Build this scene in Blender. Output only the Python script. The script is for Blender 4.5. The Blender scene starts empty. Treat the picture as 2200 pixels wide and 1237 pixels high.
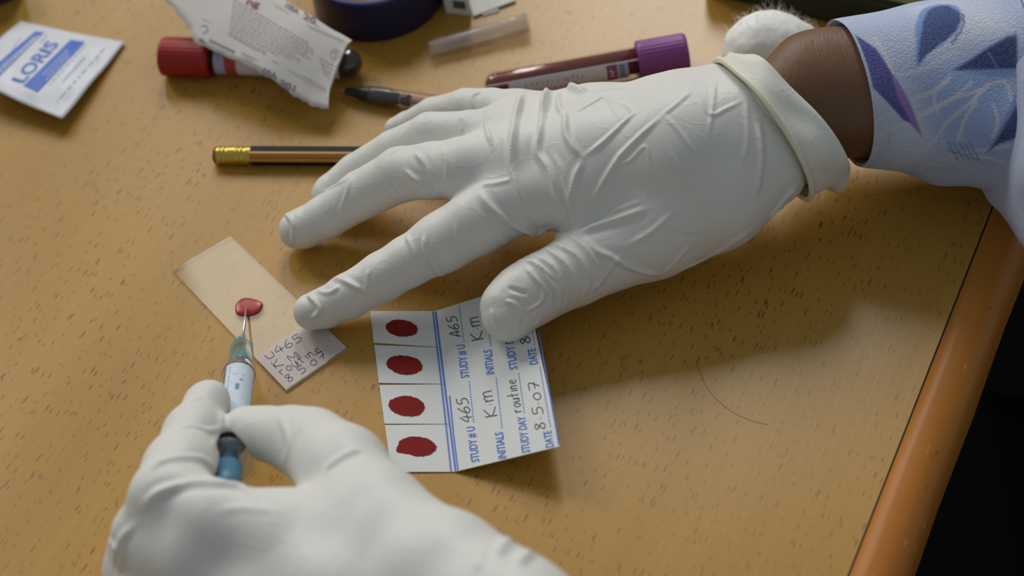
import bpy, bmesh, math, random
import numpy as np
from mathutils import Vector, Matrix
from mathutils.bvhtree import BVHTree

random.seed(7)
RNG = np.random.default_rng(7)
SC = bpy.context.scene
COL = SC.collection
TABLE_Z = 0.75                      # table top above the floor, metres; all building is done in mm above the table top

# ------------------------------------------------------------------ camera, world, lights, exposure
FPX, PITCH, ROLL, CAM_H = 4500.0, math.radians(48.0), math.radians(-9.0), 556.0
CAM_ROT = Matrix.Rotation(math.pi/2 - PITCH, 4, 'X') @ Matrix.Rotation(ROLL, 4, 'Z')
cam_data = bpy.data.cameras.new('camera')
cam = bpy.data.objects.new('camera', cam_data)
COL.objects.link(cam)
cam.matrix_world = Matrix.Translation((0, 0, TABLE_Z + CAM_H*0.001)) @ CAM_ROT
cam_data.sensor_width = 36.0
cam_data.lens = 36.0*FPX/2200.0
cam_data.clip_start = 0.02
cam_data.dof.use_dof = True
cam_data.dof.focus_distance = 0.728
cam_data.dof.aperture_fstop = 7.8
SC.camera = cam

world = bpy.data.worlds.new('world')
SC.world = world
world.use_nodes = True
world.node_tree.nodes['Background'].inputs[0].default_value = (0.86, 0.95, 1.0, 1)
world.node_tree.nodes['Background'].inputs[1].default_value = 0.25

def area(name, loc, target, sx, sy, power, color):
    d = bpy.data.lights.new(name, 'AREA')
    d.shape = 'RECTANGLE'; d.size = sx; d.size_y = sy; d.energy = power; d.color = color
    o = bpy.data.objects.new(name, d); COL.objects.link(o)
    o.location = loc
    o.rotation_euler = (Vector(target) - Vector(loc)).to_track_quat('-Z', 'Y').to_euler()
    return o
TGT = (0.0, 0.55, TABLE_Z)
# two tall windows behind the table, plus a wider unseen light added for irradiance
area('window_and_fill_light', (0.44, 3.0, TABLE_Z + 2.22), (0.44, 0.0, TABLE_Z + 2.22), 0.60, 1.8, 50, (1.0, 0.97, 0.92))
area('window_and_fill_light', (-1.85, 3.0, TABLE_Z + 2.22), (-1.85, 0.0, TABLE_Z + 2.22), 1.10, 1.8, 60, (1.0, 0.97, 0.92))  # added to keep the table bright, set clear of its reflections
area('window_and_fill_light', (-0.54, 3.0, TABLE_Z + 2.22), (-0.54, 0.0, TABLE_Z + 2.22), 0.24, 1.8, 11, (1.0, 0.97, 0.92))

SC.view_settings.view_transform = 'Standard'
SC.view_settings.look = 'None'
SC.view_settings.exposure = 0.0
SC.view_settings.gamma = 1.0
SC.view_settings.use_curve_mapping = False
SC.cycles.use_denoising = True
SC.cycles.max_bounces = 10
SC.cycles.transparent_max_bounces = 24

# ------------------------------------------------------------------ geometry of the view: a pixel and a height give a point
_R = np.array(CAM_ROT.to_3x3())
_O = np.array([0, 0, CAM_H])
def ray(px, py):
    d = _R @ np.array([(px-1100.0)/FPX, -(py-618.5)/FPX, -1.0])
    return d
def W(px, py, z=0.0):
    d = ray(px, py)
    return _O + d*((z-CAM_H)/d[2])
def depth(p):
    return -(_R.T @ (np.asarray(p)-_O))[2]
def S(px, py, z=0.0):               # pixels per mm there
    return FPX/depth(W(px, py, z))
def on_plane(px, py, p0, n):
    d = ray(px, py)
    return _O + d*(np.dot(p0-_O, n)/np.dot(d, n))
def unit(v):
    v = np.asarray(v, float); return v/np.linalg.norm(v)

# ------------------------------------------------------------------ materials
def mat(name):
    m = bpy.data.materials.new(name); m.use_nodes = True
    nt = m.node_tree
    return m, nt, nt.nodes['Principled BSDF']
def N(nt, kind, **kw):
    n = nt.nodes.new(kind)
    for k, v in kw.items():
        if k in n.inputs.keys(): n.inputs[k].default_value = v
        else: setattr(n, k, v)
    return n
def mix_rgb(nt, fac, a, b, mode='MIX'):
    n = nt.nodes.new('ShaderNodeMix'); n.data_type = 'RGBA'; n.blend_type = mode
    for sock, val in ((0, fac), (6, a), (7, b)):
        if hasattr(val, 'is_output'): nt.links.new(val, n.inputs[sock])
        else: n.inputs[sock].default_value = val if sock == 0 else (*val, 1)
    return n.outputs[2]
def ramp(nt, src, *stops):
    r = nt.nodes.new('ShaderNodeValToRGB')
    el = r.color_ramp.elements
    while len(el) < len(stops): el.new(0.5)
    for e, (p, c) in zip(el, stops):
        e.position = p; e.color = (*c, 1) if isinstance(c, tuple) else (c, c, c, 1)
    nt.links.new(src, r.inputs[0])
    return r.outputs[0]
def coords(nt, scale=(1, 1, 1), rot=(0, 0, 0), loc=(0, 0, 0)):
    t = nt.nodes.new('ShaderNodeTexCoord'); m = nt.nodes.new('ShaderNodeMapping')
    m.inputs['Scale'].default_value = scale; m.inputs['Rotation'].default_value = rot; m.inputs['Location'].default_value = loc
    nt.links.new(t.outputs['Object'], m.inputs[0]); return m.outputs[0]
def noise(nt, vec, scale, detail=4.0, rough=0.5):
    n = N(nt, 'ShaderNodeTexNoise'); n.inputs['Scale'].default_value = scale
    n.inputs['Detail'].default_value = detail; n.inputs['Roughness'].default_value = rough
    nt.links.new(vec, n.inputs['Vector']); return n.outputs['Fac']
def bump(nt, bsdf, h, strength, dist):
    b = nt.nodes.new('ShaderNodeBump'); b.inputs['Strength'].default_value = strength; b.inputs['Distance'].default_value = dist
    nt.links.new(h, b.inputs['Height']); nt.links.new(b.outputs[0], bsdf.inputs['Normal'])
def plain(name, col, rough=0.5, spec=0.5, metal=0.0, var=0.06, vscale=400, bumpd=0.0, sss=0.0, sssr=(1, .6, .4), sscale=0.003, coat=0.0):
    m, nt, b = mat(name)
    v = noise(nt, coords(nt), vscale)
    c = mix_rgb(nt, v, tuple(x*(1-var) for x in col), tuple(min(1, x*(1+var)) for x in col))
    nt.links.new(c, b.inputs['Base Color'])
    b.inputs['Roughness'].default_value = rough; b.inputs['Specular IOR Level'].default_value = spec
    b.inputs['Metallic'].default_value = metal; b.inputs['Coat Weight'].default_value = coat
    if sss:
        b.inputs['Subsurface Weight'].default_value = sss; b.inputs['Subsurface Radius'].default_value = sssr
        b.inputs['Subsurface Scale'].default_value = sscale
    if bumpd: bump(nt, b, noise(nt, coords(nt), vscale*2), 0.6, bumpd)
    return m
def clear(name, tint=(1, 1, 1), haze=0.0, haze_col=(.9, .9, .9), rough=0.03, ior=1.5):
    """clear glass or plastic: see-through with a Fresnel gloss, some milky haze"""
    m = bpy.data.materials.new(name); m.use_nodes = True; nt = m.node_tree
    nt.nodes.remove(nt.nodes['Principled BSDF'])
    out = nt.nodes['Material Output']
    t = N(nt, 'ShaderNodeBsdfTransparent'); t.inputs[0].default_value = (*tint, 1)
    d = N(nt, 'ShaderNodeBsdfDiffuse'); d.inputs[0].default_value = (*haze_col, 1)
    g = N(nt, 'ShaderNodeBsdfGlossy'); g.inputs['Roughness'].default_value = rough
    f = N(nt, 'ShaderNodeFresnel'); f.inputs[0].default_value = ior
    a = N(nt, 'ShaderNodeMixShader'); a.inputs[0].default_value = haze
    nt.links.new(t.outputs[0], a.inputs[1]); nt.links.new(d.outputs[0], a.inputs[2])
    c = N(nt, 'ShaderNodeMixShader')
    geo = N(nt, 'ShaderNodeNewGeometry')         # inner faces let light pass instead of trapping it
    inv = N(nt, 'ShaderNodeMath', operation='SUBTRACT'); inv.inputs[0].default_value = 1.0; nt.links.new(geo.outputs['Backfacing'], inv.inputs[1])
    fm = N(nt, 'ShaderNodeMath', operation='MULTIPLY'); nt.links.new(f.outputs[0], fm.inputs[0]); nt.links.new(inv.outputs[0], fm.inputs[1])
    nt.links.new(fm.outputs[0], c.inputs[0]); nt.links.new(a.outputs[0], c.inputs[1]); nt.links.new(g.outputs[0], c.inputs[2])
    nt.links.new(c.outputs[0], out.inputs[0])
    return m

def wood_top():
    m, nt, b = mat('beech_laminate')
    fine = noise(nt, coords(nt, (14, 300, 1)), 1.0, 5, 0.6)
    broad = noise(nt, coords(nt, (2.0, 16, 1)), 1.0, 3)
    c = mix_rgb(nt, ramp(nt, broad, (0.3, 0.0), (0.72, 1.0)), (0.42, 0.222, 0.032), (0.53, 0.298, 0.058))
    c = mix_rgb(nt, ramp(nt, fine, (0.3, 0.0), (0.75, 0.35)), c, (0.42, 0.198, 0.030))
    masks = []
    for sx, sy, r, off in ((150, 800, 0.35, 0.0), (220, 1050, 0.33, 3.7)):
        v = N(nt, 'ShaderNodeTexVoronoi'); v.inputs['Scale'].default_value = 1.0
        nt.links.new(coords(nt, (sx, sy, 1), loc=(off, off*2.3, 0)), v.inputs['Vector'])
        sep = N(nt, 'ShaderNodeSeparateColor'); nt.links.new(v.outputs['Color'], sep.inputs[0])
        rad = N(nt, 'ShaderNodeMath', operation='MULTIPLY'); nt.links.new(sep.outputs[0], rad.inputs[0]); rad.inputs[1].default_value = r
        df = N(nt, 'ShaderNodeMath', operation='SUBTRACT'); nt.links.new(rad.outputs[0], df.inputs[0]); nt.links.new(v.outputs['Distance'], df.inputs[1])
        k = N(nt, 'ShaderNodeMath', operation='MULTIPLY', use_clamp=True); nt.links.new(df.outputs[0], k.inputs[0]); k.inputs[1].default_value = 9.0
        masks.append(k.outputs[0])
    mx = N(nt, 'ShaderNodeMath', operation='MAXIMUM'); nt.links.new(masks[0], mx.inputs[0]); nt.links.new(masks[1], mx.inputs[1])
    patch = ramp(nt, noise(nt, coords(nt, (6, 12, 1), loc=(4, 2, 0)), 1.0, 2), (0.3, 0.35), (0.65, 0.9))
    fl = N(nt, 'ShaderNodeMath', operation='MULTIPLY'); nt.links.new(mx.outputs[0], fl.inputs[0]); nt.links.new(patch, fl.inputs[1])
    c = mix_rgb(nt, fl.outputs[0], c, (0.19, 0.072, 0.014))
    nt.links.new(c, b.inputs['Base Color'])
    b.inputs['Roughness'].default_value = 0.30
    b.inputs['Specular IOR Level'].default_value = 0.34
    bump(nt, b, fine, 0.12, 0.0003)
    return m

def wood_trim():
    m, nt, b = mat('varnished_edge_wood')
    v = noise(nt, coords(nt, (10, 180, 180)), 1.0, 4)
    c = mix_rgb(nt, v, (0.40, 0.130, 0.014), (0.54, 0.215, 0.034))
    sc = ramp(nt, noise(nt, coords(nt, (60, 190, 190), loc=(3, 1, 0)), 1.0, 3, 0.7), (0.66, 0.0), (0.76, 0.7))
    c = mix_rgb(nt, sc, c, (0.62, 0.40, 0.18))
    dk = ramp(nt, noise(nt, coords(nt, (130, 300, 300), loc=(9, 4, 0)), 1.0, 2), (0.70, 0.0), (0.78, 0.8))
    c = mix_rgb(nt, dk, c, (0.09, 0.03, 0.01))
    nt.links.new(c, b.inputs['Base Color'])
    b.inputs['Roughness'].default_value = 0.42
    b.inputs['Specular IOR Level'].default_value = 0.3
    bump(nt, b, v, 0.25, 0.0006)
    return m

def glove_mat(name, base, yellow=0.0):
    m, nt, b = mat(name)
    v = noise(nt, coords(nt), 70, 4)
    c = mix_rgb(nt, v, tuple(x*0.95 for x in base), base)
    nt.links.new(c, b.inputs['Base Color'])
    b.inputs['Roughness'].default_value = 0.48
    b.inputs['Specular IOR Level'].default_value = 0.35
    b.inputs['Subsurface Weight'].default_value = 0.10
    b.inputs['Subsurface Radius'].default_value = (1.0, 0.75, 0.6)
    b.inputs['Subsurface Scale'].default_value = 0.003
    # small latex creases
    w = N(nt, 'ShaderNodeTexVoronoi', feature='DISTANCE_TO_EDGE')
    w.inputs['Scale'].default_value = 70.0
    tn = N(nt, 'ShaderNodeTexNoise'); tn.inputs['Scale'].default_value = 60.0
    co = coords(nt, (1, 1, 1)); nt.links.new(co, tn.inputs['Vector'])
    mp = mix_rgb(nt, 0.02, (0, 0, 0), (0, 0, 0), 'ADD')
    mixn = mp.node; nt.links.new(co, mixn.inputs[6]); nt.links.new(tn.outputs['Color'], mixn.inputs[7])
    nt.links.new(mp, w.inputs['Vector'])
    crease = ramp(nt, w.outputs['Distance'], (0.0, 0.6), (0.045, 0.0))
    sm = noise(nt, co, 160, 3)
    ad = N(nt, 'ShaderNodeMath', operation='MULTIPLY_ADD'); nt.links.new(sm, ad.inputs[0]); ad.inputs[1].default_value = 0.5; nt.links.new(crease, ad.inputs[2])
    bump(nt, b, ad.outputs[0], 0.16, 0.0006)
    return m

def skin_mat():
    m, nt, b = mat('dark_skin')
    v = noise(nt, coords(nt, (60, 60, 60)), 1.0, 5)
    c = mix_rgb(nt, v, (0.135, 0.064, 0.029), (0.20, 0.098, 0.046))
    nt.links.new(c, b.inputs['Base Color'])
    b.inputs['Roughness'].default_value = 0.5
    b.inputs['Specular IOR Level'].default_value = 0.4
    b.inputs['Subsurface Weight'].default_value = 0.08
    b.inputs['Subsurface Scale'].default_value = 0.002
    w = noise(nt, coords(nt, (900, 240, 240)), 1.0, 3, 0.6)
    bump(nt, b, w, 0.5, 0.0005)
    return m

def attr_mat(name, rough, extra=None, spec=0.4, bumpd=0.0, sss=0.0):
    m, nt, b = mat(name)
    a = N(nt, 'ShaderNodeVertexColor'); a.layer_name = 'print'
    c = a.outputs['Color']
    if extra: c = extra(nt, c)
    nt.links.new(c, b.inputs['Base Color'])
    b.inputs['Roughness'].default_value = rough; b.inputs['Specular IOR Level'].default_value = spec
    if bumpd: bump(nt, b, noise(nt, coords(nt), 1400, 2), 0.6, bumpd)
    if sss:
        b.inputs['Subsurface Weight'].default_value = sss; b.inputs['Subsurface Scale'].default_value = 0.002
    return m

# ------------------------------------------------------------------ objects
BASE = {}
def thing(name, label, cat, base, group=None):
    o = bpy.data.objects.new(name, None); COL.objects.link(o)
    o.empty_display_size = 0.02
    base = np.asarray(base, float)
    o.location = (base[0]*.001, base[1]*.001, base[2]*.001 + TABLE_Z)
    o['label'] = label; o['category'] = cat
    if group: o['group'] = group
    BASE[o.name] = base
    return o
def mesh_obj(name, verts, faces, material, parent=None, base=None, smooth=True, kind=None, label=None, fmats=None):
    """one mesh object; verts in mm above the table, kept relative to the root's base"""
    r = parent
    b = np.asarray(base, float) if base is not None else (BASE[parent.name] if parent is not None else np.zeros(3))
    me = bpy.data.meshes.new(name)
    v = (np.asarray(verts, float) - b)*0.001
    me.from_pydata(v.tolist(), [], [list(map(int, f)) for f in faces])
    mats = material if isinstance(material, (list, tuple)) else [material]
    for m in mats: me.materials.append(m)
    if smooth: me.polygons.foreach_set('use_smooth', [True]*len(me.polygons))
    if fmats is not None: me.polygons.foreach_set('material_index', list(fmats))
    me.update()
    o = bpy.data.objects.new(name, me); COL.objects.link(o)
    if parent is not None:
        o.parent = parent
        BASE[o.name] = b
    else:
        o.location = (b[0]*.001, b[1]*.001, b[2]*.001 + TABLE_Z)
        BASE[o.name] = b
    if kind: o['kind'] = kind
    if label: o['label'] = label
    return o
def tag(o, label, cat, group=None):
    o['label'] = label; o['category'] = cat
    if group: o['group'] = group
    return o

class MB:
    """collects shapes into one mesh"""
    def __init__(s): s.v = []; s.f = []; s.m = []
    def add(s, v, f, mi=0):
        n = len(s.v); s.v.extend(np.asarray(v, float).tolist()); s.f.extend([[i+n for i in q] for q in f]); s.m.extend([mi]*len(f)); return s
    def build(s, name, material, parent=None, **kw):
        return mesh_obj(name, s.v, s.f, material, parent, fmats=s.m, **kw)

def frame(d):
    d = unit(d); a = np.array([0, 0, 1.0]) if abs(d[2]) < 0.9 else np.array([1.0, 0, 0])
    x = unit(np.cross(a, d)); y = np.cross(d, x)
    return d, x, y
def lathe(p0, d, prof, seg=32, ang=(0, 2*math.pi), xy=None, caps=True):
    """prof: (t, r) along the axis d from p0; ang a partial sweep"""
    p0 = np.asarray(p0, float)
    d, x, y = frame(d) if xy is None else (unit(d), *xy)
    full = abs(ang[1]-ang[0]) > 6.28
    n = seg if full else seg+1
    th = np.linspace(ang[0], ang[1], seg+1)[:n]
    v = []
    for t, r in prof:
        for a in th: v.append(p0 + d*t + r*(math.cos(a)*x + math.sin(a)*y))
    f = []
    for i in range(len(prof)-1):
        for j in range(seg):
            k = (j+1) % n
            f.append((i*n+j, i*n+k, (i+1)*n+k, (i+1)*n+j))
    if full and caps:
        if prof[0][1] > 1e-4: f.append(tuple(range(n))[::-1])
        if prof[-1][1] > 1e-4: f.append(tuple((len(prof)-1)*n + j for j in range(n)))
    return v, f
def tube(path, rad, seg=8):
    path = [np.asarray(p, float) for p in path]; n = len(path)
    rad = rad if hasattr(rad, '__len__') else [rad]*n
    v = []; f = []; x = None
    for i, p in enumerate(path):
        d = unit(path[min(i+1, n-1)] - path[max(i-1, 0)])
        if x is None: _, x, y = frame(d)
        x = unit(x - d*np.dot(x, d)); y = np.cross(d, x)
        for j in range(seg):
            a = 2*math.pi*j/seg; v.append(p + rad[i]*(math.cos(a)*x + math.sin(a)*y))
    for i in range(n-1):
        for j in range(seg):
            k = (j+1) % seg; f.append((i*seg+j, i*seg+k, (i+1)*seg+k, (i+1)*seg+j))
    f.append(tuple(range(seg))[::-1]); f.append(tuple((n-1)*seg+j for j in range(seg)))
    return v, f
def prism(poly_bottom, poly_top):
    n = len(poly_bottom); v = list(poly_bottom) + list(poly_top)
    f = [tuple(range(n))[::-1], tuple(range(n, 2*n))]
    for i in range(n): f.append((i, (i+1) % n, n+(i+1) % n, n+i))
    return v, f
def boxpts(o, ax, ay, az):
    o = np.asarray(o, float)
    return prism([o, o+ax, o+ax+ay, o+ay], [o+az, o+ax+az, o+ax+ay+az, o+ay+az])
def bevel(ob, w, seg=2):
    md = ob.modifiers.new('bevel', 'BEVEL'); md.width = w*0.001; md.segments = seg; md.limit_method = 'ANGLE'
    md.harden_normals = False
    return ob
def grid(fn, nu, nv, closed_v=False):
    v = []
    for i in range(nu):
        for j in range(nv):
            v.append(fn(i/(nu-1), j/(nv if closed_v else nv-1)))
    f = []
    for i in range(nu-1):
        for j in range(nv if closed_v else nv-1):
            k = (j+1) % nv
            f.append((i*nv+j, i*nv+k, (i+1)*nv+k, (i+1)*nv+j))
    return np.array(v), f

# ---- lettering and pen strokes, laid on a plane
def _font_mesh(txt, offset=0.0):
    cu = bpy.data.curves.new('t', 'FONT'); cu.body = txt; cu.size = 1.0; cu.offset = offset; cu.resolution_u = 3
    ob = bpy.data.objects.new('t', cu); COL.objects.link(ob)
    bpy.context.view_layer.update()
    me = bpy.data.meshes.new_from_object(ob.evaluated_get(bpy.context.evaluated_depsgraph_get()))
    v = np.array([q.co[:2] for q in me.vertices]); f = [tuple(p.vertices) for p in me.polygons]
    bpy.data.objects.remove(ob); bpy.data.curves.remove(cu); bpy.data.meshes.remove(me)
    return v, f
def text_on(mb, fn, txt, p0, p1, cap, up=None, offset=0.0):
    """letters from pixel p0 to pixel p1 along the baseline, fn takes a pixel to the surface"""
    v, f = _font_mesh(txt, offset)
    p0 = np.array(p0, float); p1 = np.array(p1, float); d = p1-p0
    u = np.array(up, float) if up is not None else np.array([d[1], -d[0]])/np.linalg.norm(d)*cap
    x0, x1 = v[:, 0].min(), v[:, 0].max()
    pts = [fn(*(p0 + d*((x-x0)/(x1-x0)) + u*(y/0.73))) for x, y in v]
    mb.add(pts, f)
def ribbon(mb, fn, pts, w):
    pts = [np.array(p, float) for p in pts]
    v = []; n = len(pts)
    for i, p in enumerate(pts):
        d = pts[min(i+1, n-1)]-pts[max(i-1, 0)]; L = np.linalg.norm(d) or 1
        q = np.array([-d[1], d[0]])/L*w/2
        v += [fn(*(p+q)), fn(*(p-q))]
    mb.add(v, [(2*i, 2*i+1, 2*i+3, 2*i+2) for i in range(n-1)])
def smooth_line(pts, n=8):
    pts = [np.array(p, float) for p in pts]
    if len(pts) < 3: return pts
    out = []
    P = [pts[0]] + pts + [pts[-1]]
    for i in range(1, len(P)-2):
        for k in range(n):
            t = k/n
            a, b, c, d = P[i-1], P[i], P[i+1], P[i+2]
            out.append(0.5*((2*b)+(c-a)*t+(2*a-5*b+4*c-d)*t*t+(3*b-a-3*c+d)*t**3))
    out.append(pts[-1])
    return out
GLY = {
 '4': [[(.55, 1), (.05, .32), (.85, .36)], [(.62, .72), (.5, -.05)]],
 'A': [[(.1, .0), (.55, 1.05), (.7, 0)], [(.05, .3), (.85, .36)]],
 '6': [[(.65, 1.05), (.3, .7), (.08, .25), (.35, 0), (.7, .2), (.55, .5), (.15, .32)]],
 '5': [[(.75, 1), (.25, .98), (.2, .58), (.5, .62), (.72, .35), (.5, .05), (.08, .03)]],
 'K': [[(.12, 1), (.1, 0)], [(.72, 1), (.12, .45), (.8, 0)]],
 'm': [[(0, .7), (.03, 0)], [(.03, .5), (.22, .72), (.38, .6), (.38, 0)], [(.38, .5), (.58, .72), (.75, .6), (.78, 0)]],
 'M': [[(0, 0), (.05, .75), (.4, .2), (.75, .75), (.8, 0)]],
 '.': [[(.1, .3), (.16, .36)]],
 'r': [[(.05, .7), (.1, 0)], [(.1, .45), (.3, .68), (.55, .62)]],
 'o': [[(.4, .68), (.1, .5), (.1, .15), (.4, 0), (.65, .25), (.6, .55), (.38, .68)]],
 'u': [[(.05, .68), (.08, .15), (.3, 0), (.55, .2), (.6, .68), (.62, 0)]],
 't': [[(.35, 1.25), (.3, .2), (.45, 0)], [(.05, .66), (.65, .7)]],
 'i': [[(.2, .68), (.2, 0)]],
 'n': [[(.05, .68), (.06, 0)], [(.06, .45), (.3, .7), (.5, .55), (.52, 0)]],
 'e': [[(.08, .35), (.6, .42), (.4, .68), (.1, .45), (.15, .1), (.45, 0), (.65, .12)]],
 '8': [[(.6, .85), (.35, 1), (.12, .78), (.6, .3), (.4, 0), (.1, .2), (.6, .85)]],
 '0': [[(.4, .75), (.1, .5), (.12, .15), (.4, 0), (.65, .25), (.6, .6), (.38, .75)]],
 '7': [[(.05, 1), (.7, .98), (.35, 0)], [(.15, .45), (.75, .52)]],
 'U': [[(.05, .7), (.08, .1), (.35, 0), (.65, .1), (.7, .7)]],
 ' ': []}
def write_on(mb, fn, txt, p0, p1, cap, w, up=None):
    p0 = np.array(p0, float); p1 = np.array(p1, float); d = p1-p0
    u = np.array(up, float) if up is not None else np.array([d[1], -d[0]])/np.linalg.norm(d)*cap
    adv = {'.': .4, ' ': .5, 'm': 1.05, 'M': 1.05, 'i': .5}
    tot = sum(adv.get(c, .9) for c in txt); x = 0.0
    for c in txt:
        for st in GLY[c]:
            ribbon(mb, fn, smooth_line([p0 + d*((x+a)/tot) + u*b for a, b in st], 5), w)
        x += adv.get(c, .9)

# ---- smooth solids for the hands: rounded cones blended on a voxel field, then surface nets
class Field:
    def __init__(s, lo, hi, vox):
        s.lo = np.asarray(lo, float); s.vox = vox
        s.n = np.ceil((np.asarray(hi)-s.lo)/vox).astype(int)+1
        s.a = np.full(s.n, 12.0, np.float32)
        s.ax = [s.lo[i] + np.arange(s.n[i])*vox for i in range(3)]
    def cone(s, a, b, ra, rb, k=3.0):
        a = np.asarray(a, float); b = np.asarray(b, float); R = max(ra, rb)+k+3
        i0 = np.maximum(np.floor((np.minimum(a, b)-R-s.lo)/s.vox).astype(int), 0)
        i1 = np.minimum(np.ceil((np.maximum(a, b)+R-s.lo)/s.vox).astype(int)+1, s.n)
        if (i1 <= i0).any(): return
        X = s.ax[0][i0[0]:i1[0], None, None]; Y = s.ax[1][None, i0[1]:i1[1], None]; Z = s.ax[2][None, None, i0[2]:i1[2]]
        ab = b-a; L = max(ab@ab, 1e-9)
        t = np.clip(((X-a[0])*ab[0]+(Y-a[1])*ab[1]+(Z-a[2])*ab[2])/L, 0, 1)
        d = np.sqrt((X-a[0]-t*ab[0])**2+(Y-a[1]-t*ab[1])**2+(Z-a[2]-t*ab[2])**2) - (ra+t*(rb-ra))
        sl = s.a[i0[0]:i1[0], i0[1]:i1[1], i0[2]:i1[2]]
        h = np.maximum(k-np.abs(sl-d), 0)/k
        sl[...] = np.minimum(sl, d) - h*h*k*0.25
    def chain(s, pts, k=3.0):                       # pts: (px, py, z, r_px)
        q = [(W(x, y, z), r/S(x, y, z)) for x, y, z, r in pts]
        for (a, ra), (b, rb) in zip(q[:-1], q[1:]): s.cone(a, b, ra, rb, k)
    def carve(s, a, b, r):                          # leave room for a held rod
        X = s.ax[0][:, None, None]; Y = s.ax[1][None, :, None]; Z = s.ax[2][None, None, :]
        ab = b-a; t = np.clip(((X-a[0])*ab[0]+(Y-a[1])*ab[1]+(Z-a[2])*ab[2])/(ab@ab), 0, 1)
        d = np.sqrt((X-a[0]-t*ab[0])**2+(Y-a[1]-t*ab[1])**2+(Z-a[2]-t*ab[2])**2)-r
        s.a = np.maximum(s.a, (-d).astype(np.float32))
    def floor_at(s, z):                             # flatten what would sink below z
        Z = s.ax[2][None, None, :]; s.a = np.maximum(s.a, (z-Z).astype(np.float32))
    def mesh(s):
        A = s.a; I = A < 0
        c = np.zeros(np.array(A.shape)-1, np.uint8)
        offs = [(i, j, k) for i in (0, 1) for j in (0, 1) for k in (0, 1)]
        n = np.array(A.shape)-1
        for o in offs: c += I[o[0]:o[0]+n[0], o[1]:o[1]+n[1], o[2]:o[2]+n[2]]
        cells = np.argwhere((c > 0) & (c < 8))
        idx = -np.ones(c.shape, np.int64); idx[tuple(cells.T)] = np.arange(len(cells))
        acc = np.zeros((len(cells), 3)); cnt = np.zeros(len(cells))
        val = {o: A[cells[:, 0]+o[0], cells[:, 1]+o[1], cells[:, 2]+o[2]] for o in offs}
        for o in offs:
            for ax in range(3):
                if o[ax]: continue
                p = list(o); p[ax] = 1; p = tuple(p)
                va, vb = val[o], val[p]; m = (va < 0) != (vb < 0)
                t = va[m]/(va[m]-vb[m])
                pos = np.tile(np.array(o, float), (m.sum(), 1)); pos[:, ax] = t
                acc[m] += pos; cnt[m] += 1
        v = s.lo + (cells + acc/cnt[:, None])*s.vox
        F = []
        for ax in range(3):
            b1, b2 = (ax+1) % 3, (ax+2) % 3
            sl0 = [slice(None)]*3; sl1 = [slice(None)]*3
            sl0[ax] = slice(0, -1); sl1[ax] = slice(1, None)
            e = np.argwhere(I[tuple(sl0)] != I[tuple(sl1)])
            e = e[(e[:, b1] > 0) & (e[:, b2] > 0) & (e[:, b1] < n[b1]) & (e[:, b2] < n[b2])]
            ins = I[tuple(e.T)]
            def cell(d1, d2):
                q = e.copy(); q[:, b1] -= d1; q[:, b2] -= d2; return idx[tuple(q.T)]
            q = np.stack([cell(1, 1), cell(0, 1), cell(0, 0), cell(1, 0)], 1)
            q[~ins] = q[~ins][:, ::-1]
            F.append(q)
        return v, np.concatenate(F)

def vert_normals(v, f):
    a = v[f[:, 2]]-v[f[:, 0]]; b = v[f[:, 3]]-v[f[:, 1]]
    fn = np.cross(a, b); n = np.zeros_like(v)
    for i in range(4): np.add.at(n, f[:, i], fn)
    return n/np.maximum(np.linalg.norm(n, axis=1), 1e-9)[:, None]
def relax(v, f, it=2, lam=0.5):
    for _ in range(it):
        s = np.zeros_like(v); c = np.zeros(len(v))
        for i in range(4):
            for j in (1, 3):
                np.add.at(s, f[:, i], v[f[:, (i+j) % 4]]); np.add.at(c, f[:, i], 1)
        v = v + lam*(s/c[:, None]-v)
    return v
def ridges(v, f, lines):
    """raise folds in the glove: each line is found on the surface, then its neighbourhood is lifted"""
    bvh = BVHTree.FromPolygons(v.tolist(), f.tolist())
    nrm = vert_normals(v, f); disp = np.zeros(len(v)); o = Vector(_O)
    for pts, h, w in lines:
        h *= 1.15; w *= 0.82
        P = smooth_line(pts, 10); hits = []
        for p in P:
            r = bvh.ray_cast(o, Vector(ray(*p)))
            if r[0] is not None: hits.append(np.array(r[0]))
        if len(hits) < 2: continue
        H = [hits[0]]
        for q in hits[1:]:
            g = np.linalg.norm(q-H[-1])
            if g > 14: H.append(q); continue
            m = max(1, int(g/0.5)); base = H[-1]
            for k in range(1, m+1): H.append(base + (q-base)*k/m)
        H = np.array(H); R = w*3.2
        sel = np.where(((v > H.min(0)-R) & (v < H.max(0)+R)).all(1))[0]
        if not len(sel): continue
        best = np.full(len(sel), 1e9); arg = np.zeros(len(sel), int)
        for c in range(0, len(H), 40):
            d = np.linalg.norm(v[sel][:, None]-H[None, c:c+40], axis=2); m = d.argmin(1); dm = d[np.arange(len(sel)), m]
            u = dm < best; best[u] = dm[u]; arg[u] = m[u]+c
        t = arg/max(1, len(H)-1)
        taper = np.clip(np.minimum(t, 1-t)*5, 0.12, 1)
        prof = (np.einsum('ij,ij->i', nrm[sel], (_O-v[sel])/np.linalg.norm(_O-v[sel], axis=1)[:, None]) > -.15)*np.exp(-(best/w)**2) - 0.14*np.exp(-((best-2.1*w)/(0.9*w))**2)
        disp[sel] += h*taper*prof
    return v + nrm*disp[:, None]
def soft_noise(v, scale, seed, octv=2):
    r = np.random.default_rng(seed); out = np.zeros(len(v))
    for o in range(octv):
        for _ in range(9):
            d = unit(r.normal(size=3)); out += np.sin(v@d*(2*math.pi/scale)*(2**o)*r.uniform(.6, 1.4)+r.uniform(0, 6.28))/(2**o)/9
    return out

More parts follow.
